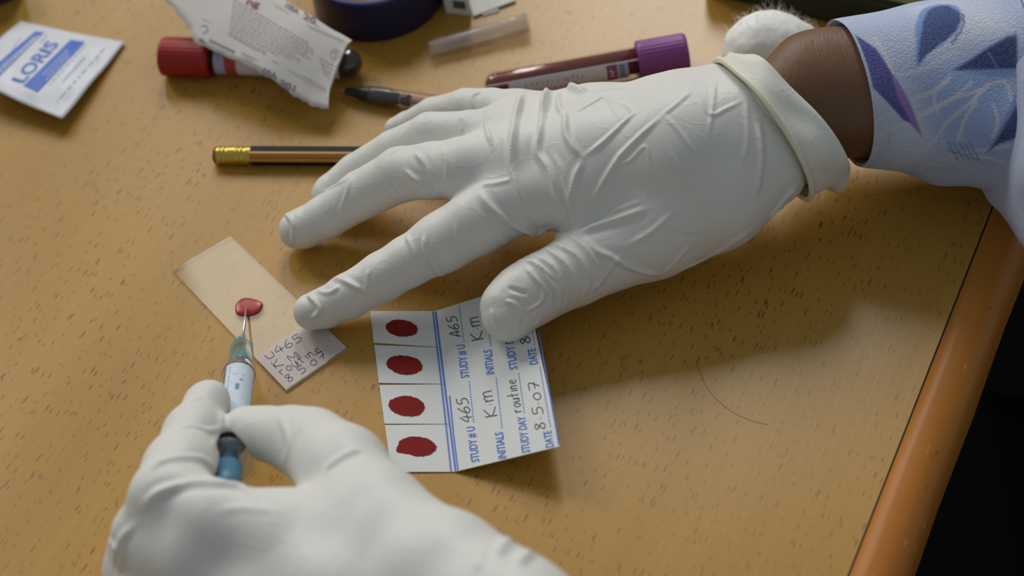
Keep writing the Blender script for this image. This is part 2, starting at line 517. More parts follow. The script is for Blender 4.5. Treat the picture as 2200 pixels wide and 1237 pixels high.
# ------------------------------------------------------------------ setting: floor and table
M_floor = plain('dark_floor', (0.002, 0.002, 0.0025), 0.9, 0.05, vscale=30)
fl = mesh_obj('floor', [(-3000, -1500, -750), (3000, -1500, -750), (3000, 3600, -750), (-3000, 3600, -750),
                        (-3000, -1500, -770), (3000, -1500, -770), (3000, 3600, -770), (-3000, 3600, -770)],
              [(0, 1, 2, 3), (7, 6, 5, 4), (0, 4, 5, 1), (1, 5, 6, 2), (2, 6, 7, 3), (3, 7, 4, 0)], M_floor, smooth=False, kind='structure')

E0, E1 = W(2128, 455, 0), W(1822, 1237, 0)
PHI = math.atan2(E0[1]-E1[1], E0[0]-E1[0])
M_wood, M_trim = wood_top(), wood_trim()
M_dark = plain('dark_joint_filler', (0.018, 0.010, 0.006), 0.8)
M_apron = plain('dark_brown_wood', (0.018, 0.009, 0.005), 0.6, vscale=60)
tb = thing('table', 'light beech desk with a rounded orange-brown wooden edge at right', 'table', (E1[0], E1[1], 0))
tb.rotation_euler = (0, 0, PHI)
def local_box(x0, x1, y0, y1, z0, z1): return boxpts((x0, y0, z0), (x1-x0, 0, 0), (0, y1-y0, 0), (0, 0, z1-z0))
Z3 = (0, 0, 0)
LS, LE, LT = -420, 800, 1000
mesh_obj('tabletop', *local_box(LS, LE, 0.25, LT, -24, 0), M_wood, tb, base=Z3, smooth=False)
mesh_obj('joint_line', *local_box(LS, LE, -0.5, 0.25, -24, -0.25), M_dark, tb, base=Z3, smooth=False)
prof = [(-0.4, 0), (-5.0, -0.1)] + [(-6.5-9.5*math.sin(a), -10+9.7*math.cos(a)) for a in np.linspace(0.12, math.pi/2, 9)] + [(-16, -20), (-14, -26), (-0.5, -26)]
pv = []; pf = []; ns = 60
for i in range(ns+1):
    x = LS + (LE-LS)*i/ns
    for (t, z) in prof: pv.append((x, t + 0.25*math.sin(i*1.7)*(t < -2), z + (0.12*math.sin(i*2.3) if -14 < t < -2 else 0)))
n_ = len(prof)
for i in range(ns):
    for j in range(n_): pf.append((i*n_+j, i*n_+(j+1) % n_, (i+1)*n_+(j+1) % n_, (i+1)*n_+j))
pf += [tuple(range(n_))[::-1], tuple(ns*n_+j for j in range(n_))]
mesh_obj('edge_trim', pv, pf, M_trim, tb, base=Z3)
mesh_obj('apron', *local_box(LS+60, LE-60, 45, 65, -110, -24), M_apron, tb, base=Z3, smooth=False)
for x in (LS+70, LE-120):
    for y in (50, LT-110):
        mesh_obj('leg', *local_box(x, x+50, y, y+50, -750, -24), M_apron, tb, base=Z3, smooth=False)

# ------------------------------------------------------------------ person: two gloved hands, one bare wrist, printed sleeve
M_glove = glove_mat('white_latex', (0.76, 0.75, 0.71))
M_cuff = glove_mat('thin_latex', (0.80, 0.785, 0.70))
M_bead = plain('rolled_latex_rim', (0.80, 0.76, 0.60), 0.42, 0.4, var=.03, sss=.2, sssr=(1, .8, .5))
M_skin = skin_mat()
person = thing('person', 'person in white latex gloves and blue leaf-print sleeve, left hand holding a syringe', 'person', W(1760, 230, 0))

def z7(*p): return [(580+x/2.209, 180+y/2.209) for x, y in p]
def z8(*p): return [(1000+x/1.995, 150+y/1.995) for x, y in p]
def zt(*p): return [(1000+x/5.624, 540+y/5.624) for x, y in p]

def solid(pts_groups, vox, floor=None, pad=8, grip=None):
    allp = [(W(x, y, z), r/S(x, y, z)) for g, _ in pts_groups for x, y, z, r in g]
    lo = np.min([p-r for p, r in allp], 0)-pad; hi = np.max([p+r for p, r in allp], 0)+pad
    F = Field(lo, hi, vox)
    for g, k in pts_groups: F.chain(g, k)
    if floor is not None: F.floor_at(floor)
    for g in (grip or ()): F.carve(*g)
    v, f = F.mesh()
    return relax(v, f, 2), f

# --- flat hand
HAND = [
    # palm: a metacarpal each
    ([(1085, 432, 33, 72), (1250, 400, 36, 84), (1450, 350, 40, 112), (1580, 300, 41, 114)], 9),
    ([(1090, 335, 38, 74), (1260, 330, 41, 84), (1450, 310, 43, 108), (1580, 285, 41, 112)], 9),
    ([(1100, 278, 36, 66), (1280, 285, 38, 80), (1450, 280, 40, 104), (1580, 272, 41, 108)], 9),
    ([(1118, 240, 31, 44), (1280, 266, 33, 70), (1440, 268, 36, 88), (1560, 244, 39, 104)], 9),
    # thenar and thumb
    ([(1638, 350, 36, 103), (1530, 425, 29, 106), (1400, 497, 25, 92), (1300, 545, 23, 80)], 9),
    ([(1300, 545, 23, 80), (1236, 580, 22, 73), (1165, 614, 20, 68), (1122, 640, 19, 66)], 4),
    ([(1122, 640, 19, 66), (1092, 664, 18, 57), (1090, 684, 17, 48)], 4),
    # index
    ([(1120, 420, 35, 70), (1020, 480, 31, 62), (952, 520, 26, 58), (880, 560, 21, 55)], 6),
    ([(880, 560, 21, 55), (822, 593, 17, 53), (745, 637, 12, 49), (700, 660, 9.5, 43), (670, 669, 8.5, 40)], 1.5),
    # middle
    ([(1110, 345, 41, 66), (1000, 362, 38, 62), (930, 366, 35, 61)], 5),
    ([(930, 366, 35, 61), (862, 374, 31, 58), (778, 416, 22, 52), (700, 466, 13, 47), (655, 488, 9.5, 43), (640, 493, 9, 42)], 1.5),
    # ring
    ([(1090, 285, 39, 56), (1010, 285, 36, 48)], 4),
    ([(1010, 285, 36, 48), (925, 288, 33, 46), (850, 322, 24, 44), (765, 372, 14, 41), (712, 410, 9.5, 36), (703, 418, 9, 34)], 1.2),
    # little
    ([(1110, 240, 32, 46), (1060, 230, 30, 41)], 4),
    ([(1060, 230, 30, 41), (1000, 228, 27, 38), (930, 244, 18, 34), (875, 268, 10, 29), (852, 277, 8, 27)], 1.2),
]
hv, hf = solid(HAND, 0.45, floor=0.4)
RID = [
    (z8((245, 95), (215, 200), (195, 370), (215, 480), (260, 600), (330, 665)), 1.5, 1.5),
    (z8((50, 510), (110, 590), (190, 650), (290, 695), (420, 708)), 1.5, 1.5),
    (z8((345, 100), (325, 250), (310, 350), (360, 430), (400, 560), (430, 650)), 1.3, 1.4),
    (z8((430, 170), (430, 270), (460, 330), (492, 375)), 1.1, 1.3),
    (z8((375, 360), (420, 450), (445, 600)), .8, 1.2),
    (z8((505, 375), (460, 490), (450, 610), (475, 690)), 1.0, 1.3),
    (z8((850, 190), (700, 330), (640, 400), (560, 530), (490, 665)), .8, 1.1),
    (z8((740, 170), (600, 300), (510, 370)), .7, 1.0),
    (z8((850, 190), (920, 270), (990, 365)), .45, .9), (z8((875, 340), (930, 440), (992, 552)), .45, .9),
    (z8((960, 100), (900, 150), (850, 190)), .45, .9), (z8((440, 200), (530, 150), (600, 120), (660, 210)), .5, .9),
    (z8((600, 120), (700, 160), (710, 190)), .4, .9), (z8((990, 110), (1050, 190), (1110, 170), (1190, 130)), .4, .9),
    (z8((640, 400), (700, 390), (770, 330), (790, 420)), .35, .8), (z8((1070, 40), (1060, 150), (1040, 300)), .35, .9),
    (z8((230, 815), (300, 830), (355, 900), (400, 960), (405, 1045)), 1.0, 1.0),
    (z8((290, 790), (380, 850), (430, 960), (415, 1050)), 1.0, 1.0),
    (z8((340, 760), (430, 830), (480, 930), (470, 1000)), .9, 1.0),
    (z8((380, 740), (480, 800), (530, 900), (500, 980)), .8, 1.0),
    (z8((440, 700), (520, 770), (580, 860), (560, 950)), .7, 1.0),
    (z8((505, 710), (565, 775), (620, 800), (720, 850), (840, 882)), 1.0, 1.2),
    (z8((660, 800), (600, 880), (540, 950)), .7, 1.0), (z8((840, 880), (930, 790), (960, 740)), .5, 1.0),
    (z8((790, 590), (650, 640), (560, 670), (482, 697)), 1.2, 1.5), (z8((900, 600), (800, 690), (690, 755)), .6, 1.1),
    (z8((860, 650), (930, 690), (1000, 690)), .35, .9), (z8((770, 560), (650, 600), (580, 640)), .6, 1.0),
    (z8((1250, 215), (1268, 380), (1238, 560)), 1.2, 1.3), (z8((1200, 120), (1210, 300), (1180, 420)), .4, 1.0),
    (z8((1300, 640), (1360, 560), (1420, 500)), .9, 1.2), (z8((1330, 600), (1400, 570), (1420, 550)), .6, 1.0),
    (z8((900, 870), (1100, 770), (1260, 660)), .5, 1.5),
    (zt((940, 460), (930, 580), (850, 650), (690, 740)), .9, .9), (zt((480, 590), (600, 640), (690, 740)), .6, .8),
    (zt((520, 440), (640, 480), (740, 510)), -.7, .9), (zt((690, 150), (850, 330), (1010, 480), (1050, 620)), .8, .9),
    (zt((820, 130), (1010, 260), (1130, 420), (1140, 640)), .8, .9), (zt((310, 690), (350, 850), (440, 1010)), .45, .9),
    (zt((690, 740), (620, 900), (640, 960)), .4, .8), (zt((900, 780), (870, 860), (780, 900)), .5, .8),
    (z8((350, 85), (345, 130), (335, 200)), 1.6, 1.8), (z8((375, 85), (430, 72), (480, 85), (510, 105)), 1.8, 1.9),
    (z8((395, 95), (400, 150), (420, 200)), 1.0, 1.2), (z8((520, 100), (600, 85), (700, 80)), .6, 1.5),
    (z7((690, 325), (740, 390), (805, 525)), 1.0, 1.1), (z7((640, 410), (720, 470), (800, 540)), .8, 1.0),
    (z7((590, 470), (640, 535)), .8, .9), (z7((555, 480), (600, 550)), .6, .9), (z7((690, 460), (700, 548)), .6, .9),
    (z7((75, 615), (108, 670), (105, 765)), .9, .9), (z7((385, 440), (360, 530), (320, 640)), .4, .9),
    (z7((240, 520), (330, 470), (380, 440)), .4, .9), (z7((660, 440), (760, 460)), .4, .9),
    (z7((730, 720), (742, 790), (790, 880), (832, 912)), 1.1, 1.0), (z7((645, 715), (680, 790), (700, 830)), .5, 1.0),
    (z7((460, 990), (340, 930), (275, 925)), .8, 1.1), (z7((460, 990), (700, 885)), .6, 1.1), (z7((460, 990), (640, 1003)), .5, 1.0),
    (z7((460, 985), (470, 880)), .5, 1.0), (z7((180, 1000), (235, 1070), (195, 1115)), 1.0, .9), (z7((290, 1070), (460, 990)), .8, 1.2),
    (z7((215, 980), (280, 990), (330, 960)), .5, 1.0), (z7((1040, 120), (1028, 200), (1060, 310)), .9, 1.0),
    (z7((905, 150), (910, 235)), .6, .9), (z7((820, 300), (840, 400), (830, 480)), .3, 1.2), (z7((1000, 480), (1080, 470), (1150, 450)), .4, 1.0),
    (z7((880, 660), (890, 760), (860, 830)), .3, 1.0), (z7((1080, 720), (1120, 760), (1100, 790)), .6, 1.0), (z7((1180, 700), (1240, 720)), .6, 1.0),
    (z7((970, 120), (960, 60), (1010, 35)), .5, 1.0), (z7((540, 340), (640, 300), (760, 300)), .3, 1.2),
]
nz = soft_noise(hv, 26, 3)
hv = hv + vert_normals(hv, hf)*(0.35*nz)[:, None]
hv = ridges(hv, hf, RID)
glove = mesh_obj('glove', hv, hf, M_glove, person, label='wrinkled white latex glove pressed flat on the table')

def ring(cx, cy, z, rpx, dpx, alpha, beta, n=96, wob=0.0, seed=0, squash=1.0):
    """a loop round an arm: silhouette half-height rpx, slanted by beta, its near side pushed along the arm by alpha (pixels there)"""
    C = W(cx, cy, z); s = S(cx, cy, z)
    d = W(cx+dpx[0]*50, cy+dpx[1]*50, z) - C; d = unit(d)
    v = unit(_O - C); V = unit(v - d*(v@d)); U = np.cross(V, d)
    if U[1] < 0: U = -U
    r = rpx/s; th = np.linspace(0, 2*math.pi, n, endpoint=False); rg = np.random.default_rng(seed)
    w = sum(rg.normal()*np.sin(k*th + rg.uniform(0, 6.28)) for k in (2, 3, 4, 5, 7))*wob
    sh = (alpha*np.sin(th) + beta*np.cos(th))/s
    return C + np.outer((r+w)*np.cos(th), U) + np.outer((r+w)*np.sin(th)*squash, V) + np.outer(sh, d)
def loft(rings, sub=1):
    R = np.array(rings); n = R.shape[1]
    if sub > 1:
        P = np.concatenate([[R[0]], R, [R[-1]]]); out = []
        for i in range(1, len(P)-2):
            a, b, c, d = P[i-1:i+3]
            for k in range(sub):
                t = k/sub
                out.append(0.5*((2*b)+(c-a)*t+(2*a-5*b+4*c-d)*t*t+(3*b-a-3*c+d)*t**3))
        out.append(R[-1]); R = np.array(out)
    m = len(R); v = R.reshape(-1, 3); f = []
    for i in range(m-1):
        for j in range(n):
            k = (j+1) % n; f.append((i*n+j, i*n+k, (i+1)*n+k, (i+1)*n+j))
    return v, np.array(f), R

AX = (1.0, -0.12)
cuff_rings = [ring(1610, 282, 40, 128, AX, 20, -40, wob=.3, seed=1), ring(1650, 268, 40, 138, AX, 34, -70, wob=.4, seed=2),
              ring(1690, 255, 40, 145, AX, 44, -96, wob=.6, seed=3),
              ring(1697, 253, 40, 149, AX, 46, -98, wob=.6, seed=3),
              ring(1690, 256, 40, 153, AX, 44, -96, wob=.6, seed=3), ring(1664, 266, 40, 154, AX, 38, -88, wob=.5, seed=4),
              ring(1638, 277, 40, 156, AX, 30, -78, wob=.35, seed=5)]
cv, cf, CR = loft(cuff_rings, 6)
CUFFR = [([(1622, 130), (1650, 165), (1705, 235), (1745, 320), (1762, 400)], .55, .9),
         ([(1640, 150), (1652, 172), (1672, 195), (1692, 212)], .6, .8), ([(1655, 200), (1662, 240)], .3, .8),
         ([(1768, 352), (1788, 345)], .4, .7), ([(1680, 350), (1690, 380)], .3, .8)]
cv = ridges(cv, cf, CUFFR)
cuff = mesh_obj('cuff', cv, cf, M_cuff, glove, label='cream cuff of the glove folded back at the wrist')
mesh_obj('rolled_rim', *tube(list(CR[-1]) + [CR[-1][0]], 1.15, 10), M_bead, glove, label='thick yellowish rolled rim of the glove')

# --- bare wrist
ARM = [(1560, 300, 40, 108), (1640, 262, 40, 122), (1700, 222, 40, 140), (1760, 206, 39, 144), (1830, 200, 38, 143), (1900, 198, 38, 146), (2100, 196, 40, 150), (2400, 190, 48, 160), (2700, 200, 70, 170)]
ar = [ring(x, y, z, r, (1, -0.08), 0, 0, wob=.25, seed=9) for x, y, z, r in ARM]
av, af, AR = loft(ar, 8)
na = AR.shape[1]
af = af.tolist() + [tuple(range(na))[::-1], tuple(len(av)-na+j for j in range(na))]
mesh_obj('forearm', av, af, M_skin, person, label='bare dark brown wrist between glove and sleeve')

# --- printed sleeve: the turned-back cuff carries the leaf print
def poly_sd(P, poly):
    """signed distance (negative inside) of 2-D points to a polygon"""
    poly = np.asarray(poly, float); d = np.full(len(P), 1e9); ins = np.zeros(len(P), bool)
    for a, b in zip(poly, np.roll(poly, -1, 0)):
        e = b-a; w = P-a; t = np.clip((w@e)/max(e@e, 1e-9), 0, 1)
        d = np.minimum(d, np.linalg.norm(w-t[:, None]*e, axis=1))
        c = ((a[1] <= P[:, 1]) != (b[1] <= P[:, 1])) & (P[:, 0] < (b[0]-a[0])*(P[:, 1]-a[1])/((b[1]-a[1]) if b[1] != a[1] else 1e-9)+a[0])
        ins ^= c
    return np.where(ins, -d, d)
def line_d(P, line):
    d = np.full(len(P), 1e9); line = np.asarray(line, float)
    for a, b in zip(line[:-1], line[1:]):
        e = b-a; w = P-a; t = np.clip((w@e)/max(e@e, 1e-9), 0, 1)
        d = np.minimum(d, np.linalg.norm(w-t[:, None]*e, axis=1))
    return d
SLR = [ring(1930, 200, 38, 138, (1, -.03), 10, -10, 360), ring(1850, 199, 38, 146, (1, -.03), 40, -26, 360),
       ring(1826, 199, 38, 151, (1, -.03), 43, -25, 360), ring(1821, 199, 38, 155, (1, -.03), 44, -25, 360, .1), ring(1828, 199, 38, 160, (1, -.03), 44, -25, 360, .2),
       ring(1920, 197, 39, 177, (1, -.03), 48, -22, 360, .3, 2), ring(2000, 196, 40, 193, (1, -.03), 48, -14, 360, .35, 3), ring(2080, 195, 41, 210, (1, -.03), 48, -6, 360, .35, 4),
       ring(2138, 195, 42, 226, (1, -.02), 50, 0, 360, .35, 4), ring(2146, 195, 42, 227, (1, -.02), 50, 0, 360, .35, 4), ring(2146, 195, 42, 222, (1, -.02), 50, 0, 360, .35, 4)]
sv, sf, SR = loft(SLR, 26)
m_, n_ = SR.shape[:2]
bvh_s = BVHTree.FromPolygons(sv.tolist(), sf.tolist())
arc = np.concatenate([[0], np.cumsum(np.linalg.norm(np.diff(SR[:, n_//4], axis=0), axis=1))])
def uv_of(p):
    r = bvh_s.ray_cast(Vector(_O), Vector(ray(*p)))
    if r[0] is None: return None
    k = sf[r[2]][np.argmin(np.linalg.norm(sv[sf[r[2]]]-np.array(r[0]), axis=1))]
    return (arc[max(k//n_, 78)], (k % n_)/n_*2*math.pi*30)
def uvs(pts): return [q for q in (uv_of(p) for p in pts) if q is not None]
UV = np.stack([np.repeat(arc, n_), np.tile(np.arange(n_)/n_*2*math.pi*30, m_)], 1)
def zs(*p): return [(1780+x/2.474, y/2.474) for x, y in p]
col = np.tile(np.array([0.46, 0.53, 0.72]), (len(UV), 1))
def paint(mask, c): 
    global col
    col = col*(1-mask[:, None]) + mask[:, None]*np.array(c)
def soft(d, w): return np.clip(0.5-d/w, 0, 1)
def paint_poly(pts, c, w=.6, amt=1.0): paint(soft(poly_sd(UV, uvs(pts)), w)*amt, c)
def paint_line(pts, c, wd, amt=1.0): paint(np.clip((wd-line_d(UV, uvs(smooth_line(pts, 4))))/0.4, 0, 1)*amt, c)
paint_poly(zs((20, 110), (470, 40), (860, 10), (960, 150), (700, 260), (480, 380), (330, 330), (240, 220)), (0.63, 0.66, 0.78), 10)
paint_poly(zs((380, 380), (660, 300), (1000, 300), (1000, 780), (860, 860), (640, 760), (480, 600)), (0.27, 0.38, 0.68), 14, .85)
paint_poly(zs((240, 480), (420, 620), (560, 760), (560, 940), (200, 880), (230, 700)), (0.50, 0.58, 0.76), 8, .7)
for L in (((230, 660), (330, 600), (480, 560)), ((240, 720), (400, 660), (600, 560), (760, 440)), ((360, 890), (560, 750), (620, 660), (760, 540), (850, 450)),
          ((690, 750), (720, 640), (790, 540)), ((470, 610), (640, 530), (830, 470)), ((420, 540), (560, 480), (650, 400)), ((480, 900), (700, 820), (960, 780)),
          ((380, 400), (520, 360), (680, 270)), ((600, 880), (780, 830), (950, 870)), ((880, 560), (900, 650), (870, 730)), ((580, 600), (560, 500), (640, 430)), ((760, 560), (820, 470), (930, 430), (970, 520))):
    paint_line(zs(*L), (0.66, 0.65, 0.72), .75, .65)
for k in range(5): paint_line(zs((640+k*28, 760), (690+k*28, 850)), (0.17, 0.22, 0.42), .6, .7)
paint_line(zs((640, 800), (800, 850)), (0.17, 0.22, 0.42), .6, .6)
paint_line(zs((330, 690), (310, 790), (240, 870)), (0.30, 0.36, 0.60), .4, .5); paint_line(zs((560, 680), (590, 740), (570, 840)), (0.30, 0.36, 0.60), .4, .4)
paint_line(zs((200, 110), (330, 88), (460, 100)), (0.42, 0.42, 0.70), .4, .5)
# leaves
paint_poly(smooth_line(zs((462, 355), (466, 130), (500, 50), (600, 22), (690, 40), (705, 120), (640, 210), (540, 280), (462, 355)), 5), (0.20, 0.32, 0.62), .8)
paint_poly(smooth_line(zs((474, 350), (490, 180), (520, 70), (600, 30), (690, 60), (700, 120), (640, 200), (540, 275), (474, 350)), 5), (0.045, 0.085, 0.24), .8)
paint_line(zs((715, 75), (715, 130), (690, 185), (655, 225)), (0.05, 0.09, 0.25), .5)
paint_poly(zs((650, 375), (830, 260), (960, 180), (1000, 170), (1000, 415), (860, 405)), (0.20, 0.32, 0.62), .8)
paint_poly(zs((665, 372), (830, 265), (955, 190), (1000, 185), (1000, 368)), (0.03, 0.05, 0.17), .8)
paint_line(zs((850, 280), (905, 370)), (0.16, 0.24, 0.5), .4)
paint_poly(zs((830, 820), (930, 640), (1003, 490), (1010, 720), (900, 770)), (0.17, 0.28, 0.58), .8)
paint_poly(zs((850, 805), (940, 660), (1003, 560), (1012, 725), (900, 770)), (0.03, 0.05, 0.17), .8)
paint_poly(zs((250, 250), (330, 370), (420, 520), (470, 650), (495, 730), (420, 640), (360, 540)), (0.30, 0.18, 0.52), .7)
paint_poly(zs((140, 185), (250, 255), (330, 380), (370, 520), (440, 660), (400, 640), (235, 465), (200, 330)), (0.085, 0.085, 0.32), .7)
paint_line(zs((245, 205), (300, 290), (340, 390)), (0.74, 0.70, 0.80), .6, .8)
def cloth_extra(nt, c):
    w = noise(nt, coords(nt, (1, 1, 1)), 1500, 2)
    return mix_rgb(nt, ramp(nt, w, (0.3, 0.10), (0.7, 0.0)), c, (0.75, 0.78, 0.85))
M_print = attr_mat('leaf_print_cotton', 0.85, cloth_extra, 0.15, 0.001)
M_sleeve = plain('pale_blue_cotton', (0.48, 0.54, 0.71), 0.85, 0.15, vscale=300, bumpd=0.0004)
M_seam = plain('blue_stitching', (0.12, 0.20, 0.48), 0.85, 0.1)
def set_print(o, c):
    a = o.data.color_attributes.new('print', 'FLOAT_COLOR', 'POINT')
    a.data.foreach_set('color', np.concatenate([np.clip(c, 0, 1), np.ones((len(c), 1))], 1).astype(np.float32).ravel())
sl2 = [ring(2120, 196, 42, 205, (1, 0), 46, 0, 96), ring(2160, 200, 43, 224, (1, .1), 50, 0, 96, .5, 3), ring(2215, 225, 44, 262, (1, .15), 52, 10, 96, 1, 4), ring(2330, 260, 52, 300, (1, .2), 52, 10, 96, 1.5, 5), ring(2600, 330, 75, 320, (1, .2), 50, 0, 96, 2, 6)]
v2, f2, _q = loft(sl2, 6)
sleeve = mesh_obj('sleeve', v2, f2, M_sleeve, person, label='pale blue sleeve above the turned-back cuff')
scuff = mesh_obj('sleeve_cuff', sv, sf, M_print, sleeve, label='turned-back blue cuff printed with navy and purple leaves')
set_print(scuff, col)
mesh_obj('seam', *tube(list(SR[-18]) + [SR[-18][0]], 0.5, 6), M_seam, sleeve)

# axis of the syringe: the fingers close on it
ZT = 1.1
n0, n1 = W(530, 656, ZT+.9), W(490, 1000, 43)
sd_ = unit(n1-n0)
def t_at(py):
    lo, hi = -20.0, 260.0
    for _ in range(50):
        m = (lo+hi)/2; p = n0+sd_*m; c = _R.T@(p-_O); y = 618.5 - FPX*c[1]/(-c[2])
        if y < py: lo = m
        else: hi = m
    return lo
def r_at(t, px): return px/(FPX/depth(n0+sd_*t))
T = {k: t_at(v) for k, v in dict(h0=722, h1=738, h2=745, h3=786, b0=792, b1=806, lab0=806, lab1=930, b2=985, fl=992, p1=1008, p2=1046).items()}
vd = unit(_O-n1); VX = unit(vd - sd_*(vd@sd_)); VY = np.cross(VX, sd_); VY = VY if VY[1] > 0 else -VY
GRIP = [(n0 + sd_*T['b0'], n0 + sd_*(T['p2']+22), r_at(T['lab1'], 38)*1.02+.3), (n0 + sd_*(T['b2']-.3), n0 + sd_*(T['b2']+2.4), r_at(T['lab1'], 38)*1.45)]
# --- hand with the syringe
HAND2 = [
    # back of the hand and wrist
    ([(560, 1150, 57, 86), (760, 1290, 54, 145), (1010, 1440, 55, 165)], 10),
    ([(430, 1185, 50, 90), (640, 1345, 40, 150), (960, 1505, 46, 170)], 10),
    ([(350, 1235, 38, 88), (560, 1410, 28, 145), (900, 1530, 38, 165)], 10),
    ([(330, 1290, 25, 88), (540, 1450, 26, 140), (880, 1550, 36, 160)], 10),
    ([(800, 1115, 60, 100), (960, 1240, 64, 128), (1090, 1350, 66, 150), (1300, 1530, 72, 175)], 10),
    ([(640, 1130, 58, 74), (820, 1150, 60, 110)], 10),
    # thumb
    ([(800, 1100, 60, 108), (735, 1010, 55, 96), (672, 958, 51, 76), (625, 942, 48, 68)], 5),
    ([(625, 942, 48, 68), (570, 930, 45, 57), (535, 924, 43, 49), (528, 922, 43, 46)], 3),
    # index
    ([(600, 1155, 58, 90), (470, 1120, 60, 80), (365, 1072, 58, 84)], 5),
    ([(365, 1072, 58, 84), (388, 1010, 52, 78), (415, 935, 46, 62), (445, 868, 41, 44), (451, 858, 40, 38)], 4),
    # middle and the fingers behind it
    ([(420, 1190, 52, 90), (320, 1150, 48, 80)], 5),
    ([(320, 1150, 48, 72), (310, 1180, 36, 74), (400, 1120, 30, 62), (470, 1075, 27, 50)], 3),
    ([(390, 1260, 36, 90), (300, 1230, 30, 74), (320, 1240, 18, 66), (420, 1170, 14, 55)], 3),
]
lv, lf = solid(HAND2, 0.8, floor=0.4, grip=GRIP)
lv = lv + vert_normals(lv, lf)*(0.4*soft_noise(lv, 34, 5))[:, None]
lv = ridges(lv, lf, [
    ([(322, 1010), (350, 992), (390, 985), (430, 986), (462, 1003)], 1.1, 1.5), ([(305, 1090), (335, 1062), (380, 1045), (440, 1038), (510, 1045), (552, 1066)], 1.3, 1.6),
    ([(375, 925), (410, 915), (450, 925), (482, 915)], .6, 1.0), ([(400, 868), (430, 850)], .4, 1.2), ([(452, 965), (470, 930), (478, 880)], .4, 1.2),
    ([(700, 1010), (735, 982), (772, 966)], 1.0, 1.6), ([(600, 890), (620, 950), (605, 1000)], .4, 1.4), ([(660, 895), (650, 930)], .3, 1.2),
    ([(460, 1100), (530, 1090), (600, 1100)], .3, 1.5), ([(300, 1120), (260, 1160), (240, 1230)], .8, 1.6), ([(350, 1130), (440, 1090)], .4, 1.4),
    ([(230, 1160), (260, 1190), (250, 1237)], .8, 1.3), ([(1060, 1200), (1090, 1160), (1110, 1150)], 1.0, 1.8), ([(1110, 1215), (1140, 1185), (1170, 1180)], 1.0, 1.8), ([(1020, 1230), (1040, 1180)], .6, 1.6)])
glove2 = mesh_obj('glove', lv, lf, M_glove, person, label='white latex glove pinching the syringe')
AX2 = (0.80, 0.62)
c2 = [ring(1250, 1490, 70, 178, AX2, 0, 0, wob=.8, seed=11), ring(1330, 1550, 74, 190, AX2, 0, 0, wob=1.2, seed=12)]
cv2, cf2, CR2 = loft(c2, 6)
mesh_obj('cuff', cv2, cf2, M_cuff, glove2)
mesh_obj('rolled_rim', *tube(list(CR2[-1]) + [CR2[-1][0]], 1.2, 8), M_bead, glove2)
a2 = [ring(x, y, z, r, AX2, 0, 0, wob=.3, seed=13) for x, y, z, r in ((1150, 1440, 68, 130), (1300, 1530, 74, 160), (1500, 1680, 84, 175), (1800, 1900, 100, 190))]
av2, af2, AR2 = loft(a2, 6)
mesh_obj('forearm', av2, af2.tolist() + [tuple(range(96))[::-1], tuple(len(av2)-96+j for j in range(96))], M_skin, person)
s2 = [ring(x, y, z, r, AX2, 0, 0, wob=.8, seed=14) for x, y, z, r in ((1500, 1680, 84, 180), (1495, 1676, 84, 205), (1560, 1724, 87, 215), (1900, 1975, 106, 250))]
v3, f3, _q = loft(s2, 6)
mesh_obj('sleeve', v3, f3, M_sleeve, person)

# ------------------------------------------------------------------ glass slide, blood drop
M_glass = clear('slide_glass', (0.97, 0.98, 0.96), 0.01, (.9, .9, .85), 0.02, 1.36)
M_frost = clear('frosted_glass', (0.97, 0.95, 0.95), 0.46, (.92, .85, .82), 0.35, 1.3)
M_edge = clear('glass_edge', (0.95, 0.97, 0.95), 0.40, (.85, .85, .82), 0.1, 1.5)
M_pencil = plain('graphite_writing', (0.14, 0.13, 0.15), 0.6, 0.3)
ZT = 1.1
c4 = [W(370, 580, ZT), W(615, 838, ZT), W(746, 748, ZT), W(495, 507, ZT)]
sb = np.mean(c4, 0); sb[2] = 0
slide = thing('glass_slide', 'clear glass microscope slide with a pencilled frosted end, held by the index fingertip', 'slide', sb)
lowr = [p*np.array([1, 1, 0]) + np.array([0, 0, .06]) for p in c4]
ml = MB(); ml.add([*lowr, *c4], [(3, 2, 1, 0), (4, 5, 6, 7)], 0); ml.add([*lowr, *c4], [(0, 1, 5, 4), (1, 2, 6, 5), (2, 3, 7, 6), (3, 0, 4, 7)], 1)
pane = ml.build('pane', [M_glass, M_edge], slide, smooth=False)
la, lb = c4[1]-c4[0], c4[2]-c4[3]
fr = .735
fq = [c4[0]+la*fr, c4[1]-la*.004, c4[2]-lb*.004, c4[3]+lb*fr]
mesh_obj('frosted_end', *prism([p+np.array([0, 0, .01]) for p in fq], [p+np.array([0, 0, .06]) for p in fq]), M_frost, slide, smooth=False, label='frosted writing end')
pl_s = lambda x, y: W(x, y, ZT+.09)
mb = MB()
UPS = (-13, -13)
write_on(mb, pl_s, 'U465', (576, 772), (655, 728), 18, 1.9, up=UPS)
write_on(mb, pl_s, 'K M', (592, 793), (650, 762), 18, 1.9, up=UPS)
write_on(mb, pl_s, 'routine', (606, 806), (694, 752), 16, 1.9, up=(-12, -12))
write_on(mb, pl_s, '8.5.07', (620, 822), (706, 764), 16, 1.9, up=(-12, -12))
mb.build('pencil_writing', M_pencil, slide, smooth=False)

